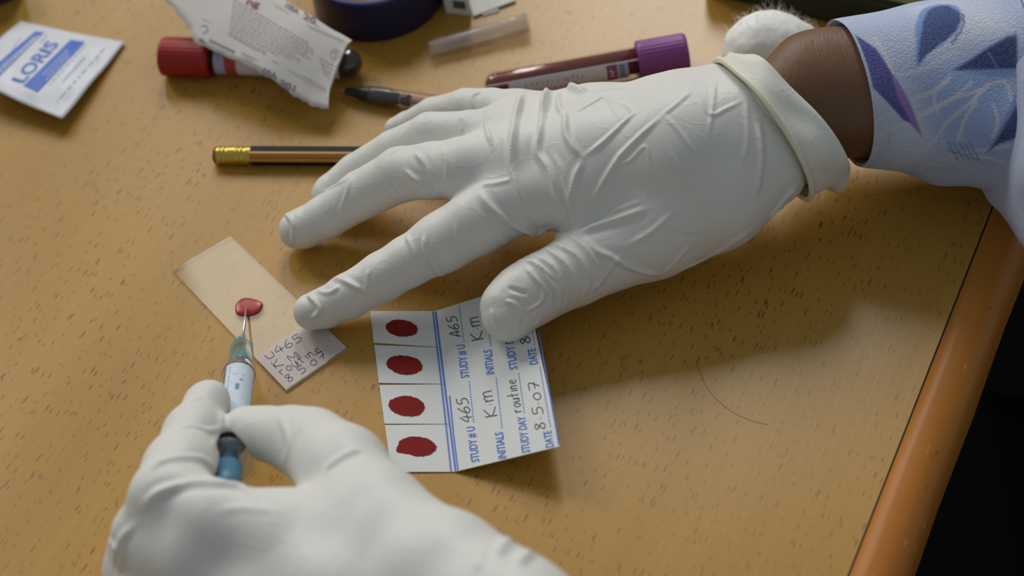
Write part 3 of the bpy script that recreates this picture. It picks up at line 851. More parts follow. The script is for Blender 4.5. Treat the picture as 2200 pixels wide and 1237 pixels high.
M_blood = plain('fresh_blood', (0.42, 0.018, 0.016), 0.3, 0.4, var=.15, vscale=300)
out = smooth_line([(505, 660), (511, 649), (524, 641), (545, 643), (564, 652), (561, 665), (549, 675), (527, 679), (509, 675), (505, 660)], 6)[:-1]
cx, cy = 534, 660
dv = []; df = []; n = len(out)
for k, (q, z) in enumerate(((1.0, .05), (1.0, .35), (.9, .7), (.6, 1.0), (.25, 1.1))):
    for (x, y) in out: dv.append(W(cx+(x-cx)*q, cy+(y-cy)*q, ZT+.02) + np.array([0, 0, z*.75]))
for k in range(4):
    for j in range(n): df.append((k*n+j, k*n+(j+1) % n, (k+1)*n+(j+1) % n, (k+1)*n+j))
df += [tuple(4*n+j for j in range(n)), tuple(range(n))[::-1]]
tag(mesh_obj('blood_drop', dv, df, M_blood, base=W(534, 660, ZT)), 'fresh red blood drop on the glass slide at the needle tip', 'blood')

# ------------------------------------------------------------------ paper card with four dried blood spots
M_card = plain('white_filter_paper', (0.78, 0.80, 0.79), 0.9, 0.1, var=.02, vscale=900, bumpd=.0002)
M_spot = plain('dried_blood', (0.24, 0.020, 0.018), 0.85, 0.15, var=.22, vscale=700)
M_ink = plain('blue_print_ink', (0.13, 0.21, 0.66), 0.8, 0.2, var=.2, vscale=2000)
pA, pB, pC = W(934, 668, .4), W(977, 1013, .4), W(1203, 958, 14)
pn = unit(np.cross(pC-pB, pA-pB)); pn = pn if pn[2] > 0 else -pn
pD = pA + (pC-pB)*0.93 + (pA-pB)*0.02
card = thing('sample_card', 'white folded paper card with four dark red blood spots and blue printed lines', 'card', W(950, 840, 0))
th = np.array([0, 0, -.34])
panel_top = [pA, pB, pC, pD]
mesh_obj('panel', *prism([p+th for p in panel_top], panel_top), M_card, card, smooth=False, label='raised panel with printing and handwriting')
TABS = [((795, 668), (936, 668), (945, 745), (803, 735.5)), ((804, 741), (945, 746.3), (955, 824), (814, 822)), ((815, 826.5), (955, 825.4), (965.5, 910), (826, 909.5)), ((827, 912.5), (965.5, 911.6), (979, 1013), (840, 1013))]
for i, t in enumerate(TABS):
    zz = [(.45, .33, .33, .5), (.6, .33, .33, .45), (.7, .33, .33, .45), (.9, .33, .33, .5)][i]
    P = [W(x, y, z+.05) for (x, y), z in zip(t, zz)]
    tabp = mesh_obj('tab', *prism([p+th for p in P], P), M_card, card, smooth=False)
SP = [((863, 705), 34, 18, 3), ((869, 784), 39, 20, 4), ((874, 872), 39, 21, 5), ((896, 959), 41, 21, 6)]
for i, ((x, y), rx, ry, sd) in enumerate(SP):
    rg = np.random.default_rng(sd); ph = rg.uniform(0, 6.28, 8); am = rg.uniform(.008, .022, 8)
    pts = []
    for a in np.linspace(0, 2*math.pi, 160, endpoint=False):
        r = 1 + sum(am[k]*math.sin((2, 3, 5, 7, 11, 14, 19, 26)[k]*a+ph[k])*(1.0, .8, .7, .7, .6, .6, .6, .6)[k] for k in range(8))
        if i == 3: r += .22*math.exp(-((a-2.55)/.35)**2) - .10*math.exp(-((a-1.95)/.3)**2)
        c, s = math.cos(a)*rx*r, math.sin(a)*ry*r
        pts.append((x+c*math.cos(.09)-s*math.sin(.09), y+c*math.sin(.09)+s*math.cos(.09)))
    bot = [W(px, py, .55 + .1*(i > 1)) for px, py in pts]; top = [p+np.array([0, 0, .14]) for p in bot]
    mesh_obj('blood_spot', *prism(bot, top), M_spot, card, smooth=False)
pl_c = lambda x, y: on_plane(x, y, pA+pn*.07, pn)
pl_f = lambda x, y: W(x, y, .62)
mb = MB()
ribbon(mb, pl_c, [(936, 669), (957, 840), (979, 1012)], 4)
ribbon(mb, pl_f, [(930, 669), (950, 840), (969, 1012)], 3)
ribbon(mb, pl_c, [(966, 850), (974, 930), (984, 1010)], 3)
ribbon(mb, pl_c, [(1157, 712), (1178, 830), (1201, 955)], 3)
F = dict(offset=.02)
def L(p, t): return (p[0][0]+(p[1][0]-p[0][0])*t, p[0][1]+(p[1][1]-p[0][1])*t)
for txt, a, b, cap in (('STUDY # U', (1030, 991), (1019, 915), 18), ('STUDY # U', (1008, 810), (998, 739), 18), ('INITIALS', (1088, 984), (1080, 927), 18), ('INITIALS', (1062, 803), (1056, 750), 18),
                       ('STUDY DAY', (1139, 971), (1128, 893), 18), ('STUDY DAY', (1112, 792), (1098, 705), 18), ('DATE', (1190, 959), (1184, 924), 18), ('DATE', (1156, 781), (1150, 747), 18)):
    text_on(mb, pl_c, txt, a, b, cap, **F)
for a, b in (((1018, 908), (1008, 818)), ((997, 735), (986, 656)), ((1079, 921), (1066, 810)), ((1055, 745), (1046, 690)), ((1127, 888), (1114, 800)), ((1183, 918), (1160, 787)), ((1149, 742), (1143, 700))):
    n = int(math.hypot(b[0]-a[0], b[1]-a[1])/5.2)
    for k in range(n):
        x, y = L((a, b), (k+.5)/n); ribbon(mb, pl_c, [(x, y+1.3), (x-.2, y-1.3)], 2.6)
mb.build('printed_text', M_ink, card, smooth=False, label='blue printed words and dotted lines')
mb = MB()
write_on(mb, pl_c, '465', (1014, 906), (1004, 851), 25, 2.4, up=(-24, 2)); write_on(mb, pl_c, 'A65', (991, 724), (980, 676), 24, 2.4, up=(-22, 2))
write_on(mb, pl_c, 'K.m', (1069, 894), (1054, 832), 24, 2.4, up=(-26, 5)); write_on(mb, pl_c, 'K.m', (1040, 729), (1026, 674), 24, 2.4, up=(-26, 5))
write_on(mb, pl_c, 'routine', (1121, 884), (1107, 812), 22, 2.2, up=(-20, 3))
write_on(mb, pl_c, '8.5.07', (1172, 922), (1157, 815), 22, 2.4, up=(-22, 3)); write_on(mb, pl_c, '8', (1140, 738), (1136, 716), 20, 2.6, up=(-20, 3))
mb.build('pencil_writing', M_pencil, card, smooth=False, label='grey pencil handwriting')

# ------------------------------------------------------------------ syringe
M_steel = plain('needle_steel', (0.55, 0.52, 0.55), 0.25, 0.5, 0.9, var=.02)
M_hub = clear('teal_plastic', (0.55, 0.80, 0.80), 0.55, (.22, .42, .42), 0.2, 1.45)
M_barrel = clear('clear_plastic', (0.93, 0.96, 0.98), 0.12, (.75, .82, .88), 0.06, 1.45)
M_blue = plain('blue_plastic', (0.09, 0.24, 0.36), 0.4, 0.4)
M_slab = plain('pale_label', (0.62, 0.72, 0.80), 0.6, 0.3, var=.08, vscale=250)
M_dkrub = plain('dark_rubber', (0.02, 0.025, 0.03), 0.5)
M_rim = clear('pinkish_rim', (0.9, 0.7, 0.7), 0.5, (.45, .26, .27), 0.2, 1.45)
syr = thing('syringe', 'slim clear syringe with a thin steel needle, pinched between gloved thumb and finger', 'syringe', n0*np.array([1, 1, 0]))
nr = 0.42
mesh_obj('needle', *lathe(n0, sd_, [(0, .05), (1.8, nr), (T['h1'], nr)], 12), M_steel, syr)
hub = mesh_obj('needle_hub', *lathe(n0, sd_, [(T['h0'], r_at(20, 5)), (T['h1'], r_at(20, 12)), (T['h2']+.5, r_at(20, 15)), (T['h2']+.8, r_at(25, 24)), (T['h3'], r_at(30, 27)), (T['b0'], r_at(30, 29))], 32), M_hub, syr, label='teal needle hub')
for k in range(4):
    a = k*math.pi/2+.4; r0 = r_at(25, 14); dirv = math.cos(a)*VX+math.sin(a)*VY; sdv = unit(np.cross(dirv, sd_))*.35
    p = n0+sd_*(T['h2']-1)+dirv*r0
    mesh_obj('rib', *boxpts(p-sdv, dirv*1.6, sd_*(T['h3']-T['h2']), sdv*2), M_hub, hub, smooth=False)
mesh_obj('blood_speck', *lathe(n0+sd_*(T['h2']+2.5)+VX*r_at(25, 20)*.7-VY*0+unit(np.cross(sd_, VX))*1.5, sd_, [(0, .1), (.8, 1.1), (2.6, 1.3), (4.2, .9), (5, .1)], 12), plain('dark_blood', (.05, .01, .02), .3), hub)
br = r_at(T['lab1'], 38)
mesh_obj('barrel', *lathe(n0, sd_, [(T['b0'], r_at(30, 24)), (T['b0']+.8, r_at(30, 31)), (T['b1'], br*.95), (T['b1']+1.5, br), (T['b2'], br)], 40), M_barrel, syr)
mesh_obj('barrel_rim', *lathe(n0, sd_, [(T['b1']-1.2, br*.93), (T['b1']-.8, br*1.0), (T['b1']+.3, br*1.02), (T['b1']+1.0, br*.98)], 40), M_rim, syr, label='pinkish rim')
lab = mesh_obj('label', *lathe(n0, sd_, [(T['lab0']+1.5, br*1.01), (T['lab1'], br*1.01)], 24, (-1.0, .85), (VX, VY if np.cross(VX, VY)@sd_ > 0 else -VY)), M_slab, syr, label='pale blue label')
mb = MB()
sgn = VY if np.cross(VX, VY)@sd_ > 0 else -VY
def on_barrel(t, a): return n0 + sd_*t + br*1.02*(math.cos(a)*VX + math.sin(a)*sgn)
left = 1 if (_R.T@sgn)[0] < 0 else -1
for k in range(22):
    t = T['lab0']+2.5+k*1.25; w = .42 if k % 5 else .62
    a0, a1 = left*(.95), left*(.95-w)
    mb.add([on_barrel(t, a0), on_barrel(t, a1), on_barrel(t+.5, a1), on_barrel(t+.5, a0)], [(0, 1, 2, 3)])
mb.build('scale_marks', M_dkrub, syr, smooth=False)
mb = MB()
for (t0, a0, a1, t1) in ((16, -.1, .12, 20), (9, -.3, .2, 10.2), (24, -.35, .25, 25), (12.5, -.3, -.1, 13.5)):
    t0 += T['lab0']; t1 += T['lab0']
    mb.add([on_barrel(t0, a0), on_barrel(t0, a1), on_barrel(t1, a1), on_barrel(t1, a0)], [(0, 1, 2, 3)])
mb.build('label_print', plain('label_ink', (.14, .28, .38), .6), lab, smooth=False)
mesh_obj('stopper', *lathe(n0, sd_, [(T['lab1']+1, br*.9), (T['lab1']+6, br*.9)], 24), M_dkrub, syr)
fx = np.cross(sd_, VX)
fl_ = MB()
fl_.add(*lathe(n0, sd_, [(T['b2'], br), (T['b2']+.1, br*1.4), (T['b2']+2.0, br*1.4), (T['b2']+2.1, br*.8)], 32))
fl_.build('flange', M_barrel, syr)
mesh_obj('plunger', *lathe(n0, sd_, [(T['lab1']+6, br*.55), (T['p1'], br*.55), (T['p1']+.2, br*.86), (T['p2']+6, br*.86), (T['p2']+6.2, br*.5), (T['p2']+14, br*.5), (T['p2']+14.2, br*.92), (T['p2']+16, br*.92)], 32), M_blue, syr, label='blue plunger')

# ------------------------------------------------------------------ pencil and pen
def axis_thing(p0, p1):
    d = unit(p1-p0); v = unit(_O-p0); X = unit(v-d*(v@d)); Y = np.cross(X, d); return d, X, (Y if Y[1] > 0 else -Y)
M_gold = plain('brass_ferrule', (0.62, 0.46, 0.10), 0.28, 0.5, 0.85, var=.05)
M_amber = plain('amber_lacquer', (0.50, 0.225, 0.012), 0.3, 0.5, var=.04)
M_black = plain('black_lacquer', (0.012, 0.014, 0.02), 0.5, 0.12)
M_eras = plain('red_brown_eraser', (0.22, 0.06, 0.035), 0.8, 0.2)
Z0 = 3.35
q0, q1 = W(462, 334, Z0), W(900, 336, Z0)
pd, _, _ = axis_thing(q0, q1)
PX = unit(np.cross(np.array([0, 0, 1.0]), pd)); PZ = np.array([0, 0, 1.0])
if PX[1] > 0: PX = -PX                               # towards the viewer
pencil = thing('pencil', 'amber and black striped pencil with brass ferrule lying half under the gloved hand', 'pencil', q0*np.array([1, 1, 0]))
fr_end = float((W(541, 334, Z0)-q0)@pd)
mesh_obj('eraser', *lathe(q0, pd, [(-.6, 1.5), (-.2, 2.8), (.3, 3.35), (2.0, 3.4)], 28), M_eras, pencil)
pr = [(1.0, 3.45)]
for t in np.linspace(1.2, fr_end, 60):
    u = t/fr_end; g = .22*math.sin(t*3.6) if (.14 < u < .36 or .56 < u < .84) else 0
    pr.append((t, 3.55+g))
pr.append((fr_end+.1, 3.3))
mesh_obj('ferrule', *lathe(q0, pd, pr, 40), M_gold, pencil, label='brass ferrule with ribbed rings')
R6 = 3.35/math.cos(math.pi/6)
mb = MB()
angs = [math.radians(60*k) for k in range(6)]
hexp = [(R6*math.cos(a), R6*math.sin(a)) for a in angs]      # flat at the bottom and the top
Lp = 172.0
for k in range(6):
    a, b = np.array(hexp[k]), np.array(hexp[(k+1) % 6])
    mid = (a+b)/2; top = abs(mid[1]) > 3 and mid[1] > 0
    stripes = {0: [(0, 1, 1)], }
    if k == 0: segs = [(0, .12, 1), (.12, .50, 0), (.50, .56, 1), (.56, 1, 0)]      # towards the viewer: amber with a fine black line
    elif k == 1: segs = [(0, .22, 0), (.22, 1, 1)]
    else: segs = [(0, 1, 1)]
    for s0, s1, mi in segs:
        u, w = a+(b-a)*s0, a+(b-a)*s1
        P = lambda q, t: q0 + pd*t + PX*q[0] + PZ*q[1]
        mb.add([P(u, fr_end-.4), P(w, fr_end-.4), P(w, Lp-16), P(u, Lp-16)], [(0, 1, 2, 3)], mi)
mb.build('barrel', [M_amber, M_black], pencil, smooth=False)
mb = MB(); 
va = [q0+pd*(fr_end+.0)+PX*(R6*math.cos(math.radians(30))+.02)*1.0+PZ*(R6*.5+.02)]
mb.add([q0+pd*fr_end+PX*2.95+PZ*1.86, q0+pd*fr_end+PX*2.82+PZ*2.06, q0+pd*(Lp-16)+PX*2.82+PZ*2.06, q0+pd*(Lp-16)+PX*2.95+PZ*1.86], [(0, 1, 2, 3)])
mesh_obj('sharpened_tip', *lathe(q0, pd, [(Lp-16.2, 3.3), (Lp-3, .9), (Lp, .2)], 24), plain('bare_wood', (.5, .3, .14), .7), pencil)

M_penblk = plain('black_plastic', (0.012, 0.012, 0.014), 0.28, 0.5)
M_penclr = clear('smoky_clear_plastic', (0.90, 0.84, 0.82), 0.10, (.5, .42, .42), 0.06, 1.5)
M_tip = plain('brass_tip', (.6, .42, .18), .3, .5, .8)
g0, g1 = W(736, 194, 3.2), W(960, 228, 4.0)
gd, GX, GY = axis_thing(g0, g1)
pen = thing('pen', 'clear barrelled ballpoint pen with a black tip, behind the pencil', 'pen', g0*np.array([1, 1, 0]))
kk = S(800, 205, 4)
mesh_obj('point', *lathe(g0, gd, [(-.8, .2), (-.3, .5), (1.0, .6), (2.2, 1.0)], 16), M_tip, pen)
mesh_obj('tip_cone', *lathe(g0, gd, [(1.0, .9), (1.4, 1.3), (6, 2.3), (11, 3.1), (12.5, 3.3), (20, 3.4), (24, 2.2)], 28), M_penblk, pen, label='black tip cone')
mesh_obj('barrel', *lathe(g0, gd, [(12, 3.45), (14, 3.65), (60, 3.85), (132, 3.85)], 28), M_penclr, pen, label='clear barrel')
mesh_obj('ink_tube', *lathe(g0, gd, [(20, 1.3), (125, 1.3)], 16), plain('ink_tube_plastic', (.35, .27, .26), .4), pen)
mesh_obj('grip_ring', *lathe(g0, gd, [(25.2, 1.4), (25.6, 2.4), (28.6, 2.4), (29, 1.4)], 20), M_penblk, pen)

# ------------------------------------------------------------------ blood tubes
M_tglass = clear('tube_glass', (0.97, 0.95, 0.95), 0.02, (.8, .7, .7), 0.03, 1.5)
M_tblood = plain('tube_blood', (0.17, 0.020, 0.012), 0.22, 0.5, var=.2, vscale=60)
M_tdark = plain('dark_tube_blood', (0.022, 0.007, 0.008), 0.15, 0.55)
M_purple = plain('purple_cap_plastic', (0.25, 0.065, 0.27), 0.42, 0.4, var=.04)
M_redcap = plain('red_cap_plastic', (0.34, 0.012, 0.012), 0.45, 0.4, var=.05)
M_lab = plain('tube_label_paper', (0.72, 0.66, 0.68), 0.6, 0.3, var=.03)
M_labp = plain('label_purple', (0.30, 0.07, 0.22), .6); M_labb = plain('label_blue_grey', (0.40, 0.42, 0.62), .6); M_labr = plain('label_red', (.45, .06, .05), .6)
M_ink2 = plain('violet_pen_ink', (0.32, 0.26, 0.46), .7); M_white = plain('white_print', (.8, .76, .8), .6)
def ridged_cap(p0, d, X, Y, t0, t1, r, n, dep, lip):
    prof = [(t0, r*.82), (t0+.2, r*.97), (t0+lip, r), (t0+lip+.6, r*.985), (t1-1.6, r*.985), (t1-.5, r*.955), (t1, r*.86), (t1-.05, r*.6)]
    v = []; seg = n*4
    for i, (t, rr) in enumerate(prof):
        for j in range(seg):
            a = 2*math.pi*j/seg; q = rr - (dep*(0.5+0.5*math.cos(n*a)) if 3 <= i <= 4 else 0)
            v.append(p0+d*t+q*(math.cos(a)*X+math.sin(a)*Y))
    f = [(i*seg+j, i*seg+(j+1) % seg, (i+1)*seg+(j+1) % seg, (i+1)*seg+j) for i in range(len(prof)-1) for j in range(seg)]
    f += [tuple(range(seg))[::-1], tuple((len(prof)-1)*seg+j for j in range(seg))]
    return v, f
def hemi(r, L, n=8): return [(r-r*math.cos(a), max(r*math.sin(a), .01)) for a in np.linspace(0, math.pi/2, n)] + [(L, r)]
def blood_tube(name, label, p0, p1, r, cap_from, cap_to, cap_r, blood, cap_mat, group=None):
    """p0 rounded end, p1 cap end on the axis"""
    d, X, Y = axis_thing(p0, p1)
    root = thing(name, label, 'tube', p0*np.array([1, 1, 0]), group)
    L = float((cap_from-p0)@d); L2 = float((cap_to-p0)@d)
    mesh_obj('glass', *lathe(p0, d, hemi(r, L+4), 36), M_tglass, root)
    mesh_obj('blood', *lathe(p0+d*.7, d, hemi(r-.7, L+1), 32), blood, root)
    mesh_obj('cap', *ridged_cap(p0, d, X, Y, L, L2, cap_r, 30, .28, 1.6), cap_mat, root)
    return root, d, X, Y, L
rp = 31.5/S(1250, 150, 6.5)
u0, u1 = W(1039, 189, 6.6), W(1471, 112, 8.0)
pt, d, X, Y, L = blood_tube('blood_tube', 'glass blood tube with a purple cap and white handwritten label, behind the knuckles', u0, u1, rp, W(1369, 130, 7.6), W(1477, 111, 8.0), 42.5/S(1420, 120, 8), M_tblood, M_purple)
def ylab(a, b, rr, lo, hi, name, m, root, p0, d, X, Y, **kw):
    s = 1 if np.cross(X, Y)@d > 0 else -1
    th0, th1 = (lo, hi) if s > 0 else (lo, hi)
    return mesh_obj(name, *lathe(p0, d, [(a, rr), (b, rr)], 24, (th0, th1), (X, Y)), m, root, **kw)
def tpx(p0, d, px, py, z): return float((W(px, py, z)-p0)@d)
t0, t1, t2, t3 = [tpx(u0, d, x, y, 7) for x, y in ((1092, 182), (1300, 143), (1322, 139), (1346, 135))]
lb_ = ylab(t0, t1, rp+.10, -2.3, .02, 'label', M_lab, pt, u0, d, X, Y, label='white label with violet handwriting')
ylab(t1, t2, rp+.10, -2.3, .02, 'label_block', M_labp, pt, u0, d, X, Y, label='purple end of the label')
ylab(t2, t3, rp+.10, -2.3, .02, 'label_block', M_labb, pt, u0, d, X, Y, label='blue-grey end of the label')
ylab(t0-9, t3+9, rp+.16, .02, .13, 'label_glint', M_white, pt, u0, d, X, Y, label='label edge with its highlight painted white')  # reflection along the label edge put in as a white strip
def on_tube(p0, d, X, Y, r): return lambda t, a: p0+d*t+r*(math.cos(a)*X+math.sin(a)*Y)
ot = on_tube(u0, d, X, Y, rp+.16)
mb = MB(); rg = random.Random(3)
fnl = lambda x, y: ot(x, -y/rp)
for row, (tt0, tt1) in enumerate(((6, 30), (9, 26))):
    x = t0+tt0
    while x < t0+tt1:
        pts = [(x+rg.uniform(0, 1.4), 1.2+row*3+rg.uniform(0, 1.9)) for _ in range(4)]
        ribbon(mb, fnl, smooth_line(pts, 3), .28); x += 2.0
mb.build('handwriting', M_ink2, lb_, smooth=False)
mb = MB()
write_on(mb, fnl, '2', (0, 0), (1, 0), 1, .1) if '2' in GLY else ribbon(mb, fnl, [(t1+1.2, 2), (t1+2.6, 3), (t1+1.4, 4.2), (t1+2.8, 5)], .5)
mb.build('label_mark', M_white, lb_, smooth=False)
fnb = MB()
for k in range(5): ribbon(fnb, fnl, [(t2+1.0, 1.0+k*1.2), (t2+3.0, 1.0+k*1.2)], .6)
fnb.build('label_mark', plain('label_navy', (.06, .06, .25), .6), lb_, smooth=False)

rr_ = 33.5/S(600, 140, 6.5)
r0, r1 = W(781, 137, 6.5), W(349, 121, 7.8)
rt, d, X, Y, L = blood_tube('blood_tube', 'glass blood tube with a red cap, lying beneath the torn paper wrapper', r0, r1, rr_, W(456, 125, 7.6), r1, 43/S(400, 120, 8), M_tdark, M_redcap)
tt = [tpx(r0, d, x, 130, 7) for x in (735, 515, 490, 467)]
rl = ylab(tt[0], tt[1], rr_+.1, -2.4, 1.3, 'label', M_lab, rt, r0, d, X, Y)
ylab(tt[1], tt[2], rr_+.1, -2.4, 1.3, 'label_block', M_labr, rt, r0, d, X, Y, label='red band of the label')
ylab(tt[2], tt[3], rr_+.1, -2.4, 1.3, 'label_block', M_labb, rt, r0, d, X, Y, label='grey band of the label')

# ------------------------------------------------------------------ torn paper wrapper resting on the red-capped tube
def surf_fn(v, f, off):
    b = BVHTree.FromPolygons([tuple(p) for p in v], [tuple(map(int, q)) for q in f])
    def fn(px, py):
        r = b.ray_cast(Vector(_O), Vector(ray(px, py)))
        if r[0] is None: r = b.find_nearest(Vector(W(px, py, 12)))
        p = np.array(r[0]); return p + unit(_O-p)*off
    return fn
LOWE = [(300, -50, 24), (352, -2, 23), (398, 48, 21), (420, 90, 19), (485, 120, 18), (560, 155, 17), (625, 200, 12), (665, 224, 9), (706, 236, 8)]
UPPE = [(520, -90, 26), (556, -60, 26), (600, -40, 25), (600, -12, 24), (632, 12, 23), (672, 36, 22), (712, 62, 20), (735, 74, 19), (755, 86, 18)]
lo_ = smooth_line([W(*p) for p in LOWE], 6); up_ = smooth_line([W(*p) for p in UPPE], 6)
nu, nv = len(lo_), 14
pw = []
for i in range(nu):
    for j in range(nv):
        t = j/(nv-1); p = lo_[i]*(1-t)+up_[i]*t
        p = p + np.array([0, 0, 1.8*math.sin(math.pi*t)*(.3+.7*math.sin(3*i/nu+.4)**2)])
        if i == nu-1 or i == nu-2: p = p + (up_[-1]-lo_[-1])*0 + unit(lo_[-1]-lo_[-8])*(-3.2*math.sin(math.pi*t)**1.0 + .3*math.sin(t*40))*(1 if i == nu-1 else .5)
        if j == 0: p = p + unit(lo_[i]-up_[i])*(.35*math.sin(i*2.1)+.25*math.sin(i*5.3))
        pw.append(p)
pf_ = [(i*nv+j, (i+1)*nv+j, (i+1)*nv+j+1, i*nv+j+1) for i in range(nu-1) for j in range(nv-1)]
M_paper = plain('wrapper_paper', (0.68, 0.645, 0.61), 0.75, 0.2, var=.03, vscale=120, sss=.15, sssr=(1, .8, .6), sscale=.001)
wrap = thing('paper_wrapper', 'torn white paper wrapper with small grey print, draped over the red-capped tube', 'wrapper', W(580, 140, 0))
ws = mesh_obj('sheet', pw, pf_, M_paper, wrap)
sm_ = ws.modifiers.new('thickness', 'SOLIDIFY'); sm_.thickness = 0.00018
fnw = surf_fn(pw, pf_, .25)
M_gr = plain('grey_print', (0.43, 0.38, 0.40), .8); M_gr2 = plain('dark_grey_print', (0.20, 0.18, 0.19), .8); M_mauve = plain('mauve_print', (0.30, 0.12, 0.20), .8)
wd = np.array([.86, .50])
mb = MB(); rg = random.Random(5)
def dashes(mb, a, b, w, ln=(5, 16), gap=4, fn=fnw):
    a = np.array(a, float); b = np.array(b, float); L_ = np.linalg.norm(b-a); d_ = (b-a)/L_; x = 0
    while x < L_:
        l = rg.uniform(*ln); l = min(l, L_-x)
        ribbon(mb, fn, [a+d_*x, a+d_*(x+l)], w); x += l+gap
for k in range(11):
    s0 = np.array([455+2*k, 22+k*6.0]) + wd*(k*3); 
    ln_ = [190, 200, 205, 190, 200, 160, 175, 150, 120, 95, 70][k]
    dashes(mb, s0 + np.array([46-k*5.5, -24]), s0 + np.array([46-k*5.5, -24]) + wd*ln_, 2.2, (4, 12), 3)
mb.build('small_print', M_gr, ws, smooth=False, kind='stuff')
mb = MB()
for a, b in (((436, 40), (700, 190)), ((590, 10), (742, 105)), ((585, 130), (700, 196))): ribbon(mb, fnw, [a, ((a[0]+b[0])/2, (a[1]+b[1])/2), b], 1.6)
for k in range(4): dashes(mb, (686+k*3, 124+k*10), (722-k*2, 143+k*10), 2.4, (5, 12), 3)
cc = [(720+10*math.cos(a), 117+11*math.sin(a)) for a in np.linspace(0, 6.283, 25)]
ribbon(mb, fnw, cc, 1.8); ribbon(mb, fnw, [(716, 113), (722, 111), (723, 116), (717, 122), (724, 124)], 2)
ribbon(mb, fnw, [(520, 112), (552, 128), (550, 140), (517, 124), (520, 112)], 1.4); ribbon(mb, fnw, [(552, 128), (546, 148)], 1.4)
for k in range(4): dashes(mb, (523, 116+k*4), (545, 127+k*4), 1.4, (3, 6), 2)
mb.build('ruled_print', M_gr, ws, smooth=False, kind='stuff')
mb = MB()
text_on(mb, fnw, '100A', (555, 156), (593, 172), 13, up=(4, -15), offset=.02); text_on(mb, fnw, '201', (600, 183), (632, 197), 11, up=(4, -14), offset=.02)
text_on(mb, fnw, '100A', (612, 15), (640, 31), 11, up=(5, -11), offset=.02); text_on(mb, fnw, '201', (650, 38), (684, 56), 10, up=(5, -11), offset=.02)
mb.build('printed_text', M_gr2, ws, smooth=False, kind='stuff'); mb = MB()
dashes(mb, (428, 84), (441, 92), 7, (9, 12), 3); dashes(mb, (450, 86), (505, 112), 5, (4, 7), 2.4)
cc = [(438+8*math.cos(a), 62+8*math.sin(a)) for a in np.linspace(-2.5, 2, 14)]; ribbon(mb, fnw, cc, 1.6)
mb.build('dark_print', M_gr2, ws, smooth=False, kind='stuff')
mb = MB(); text_on(mb, fnw, 'ng', (528, 8), (556, 16), 12, up=(5, -14), offset=.03); mb.build('mauve_print', M_mauve, ws, smooth=False)

# ------------------------------------------------------------------ swab sachet
A_, B_, C_, D_ = W(43, 46, 1.5), W(268, 91, 1.2), W(133, 257, 6), W(-85, 160, 11)
nu, nv = 30, 30
def sach(s):
    v = []
    for i in range(nu):
        for j in range(nv):
            a, b = i/(nu-1), j/(nv-1)
            p = (A_*(1-a)+B_*a)*(1-b) + (D_*(1-a)+C_*a)*b
            e = min(1, min(a, 1-a, b, 1-b)*9)
            puff = 1.7*(math.sin(math.pi*a)*math.sin(math.pi*b))**.6*e
            wav = .5*math.sin(a*9+b*5)*math.sin(b*7)+.35*math.sin(a*21-b*13)*e
            edge = .6*math.sin(a*7+1)*(b < .02 or b > .98)
            p = p + np.array([0, edge*.4, (puff+wav*.9) if s > 0 else (wav*.9-.25-.3*puff)])
            p[2] = max(p[2], .25 if s > 0 else .08)
            v.append(p)
    return v
tv, bv = sach(1), sach(-1)
gf = [(i*nv+j, i*nv+j+1, (i+1)*nv+j+1, (i+1)*nv+j) for i in range(nu-1) for j in range(nv-1)]
bd = [(i, 0) for i in range(nu)] + [(nu-1, j) for j in range(1, nv)] + [(i, nv-1) for i in range(nu-2, -1, -1)] + [(0, j) for j in range(nv-2, 0, -1)]
bi = [i*nv+j for i, j in bd]; NN = nu*nv
side = [(bi[k], bi[(k+1) % len(bi)], NN+bi[(k+1) % len(bi)], NN+bi[k]) for k in range(len(bi))]
M_foil = plain('white_sachet_paper', (0.70, 0.71, 0.76), 0.42, 0.45, var=.02, vscale=150)
M_lblue = plain('sachet_blue_ink', (0.05, 0.16, 0.60), .5, .4, var=.05); M_lpale = plain('sachet_pale_ink', (0.36, 0.44, 0.72), .5, .4)
sachet = thing('swab_sachet', 'white swab sachet printed with blue bars and lettering, far left of the table', 'sachet', (A_+C_)/2*np.array([1, 1, 0]))
pk = mesh_obj('packet', tv+bv, gf + [tuple(q+NN for q in f[::-1]) for f in gf] + side, M_foil, sachet)
fns = surf_fn(tv, gf, .25)
def quad(mb, fn, P, n=14, m=4):
    P = np.array(P, float); v = []
    for i in range(n+1):
        for j in range(m+1):
            a, b = i/n, j/m; v.append(fn(*((P[0]*(1-a)+P[3]*a)*(1-b)+(P[1]*(1-a)+P[2]*a)*b)))
    mb.add(v, [(i*(m+1)+j, i*(m+1)+j+1, (i+1)*(m+1)+j+1, (i+1)*(m+1)+j) for i in range(n) for j in range(m)])
mb = MB()
quad(mb, fns, [(76, 67), (95, 69), (-10, 172), (-34, 160)]); quad(mb, fns, [(152, 85), (183, 90), (81, 198), (50, 184)])
text_on(mb, fns, 'LORIS', (50, 178), (128, 94), 30, up=(-27, -8), offset=.02)
mb.build('blue_print', M_lblue, pk, smooth=False, label='blue bars and LORIS lettering')
fns2 = surf_fn(tv, gf, .4)
mb = MB()
for k in range(4): dashes(mb, (86-k*.3-k*4, 76+k*1.5), (0-k*6, 158+k*1), 1.6, (4, 9), 3, fns2)
for o, a0, a1 in ((0, .15, .75), (7, .2, .7), (14, .25, .78)):
    a = np.array([158+o*.9, 94+o*.4]); b = np.array([66+o*.9, 186+o*.4])
    dashes(mb, a+(b-a)*a0, a+(b-a)*a1, 1.8, (4, 8), 3, fns2)
mb.build('white_print', M_white, pk, smooth=False)
mb = MB()
dashes(mb, (184, 96), (106, 182), 2, (6, 14), 4, fns); dashes(mb, (182, 122), (134, 176), 4, (4, 8), 3, fns); dashes(mb, (224, 104), (122, 218), 2.5, (6, 20), 6, fns)
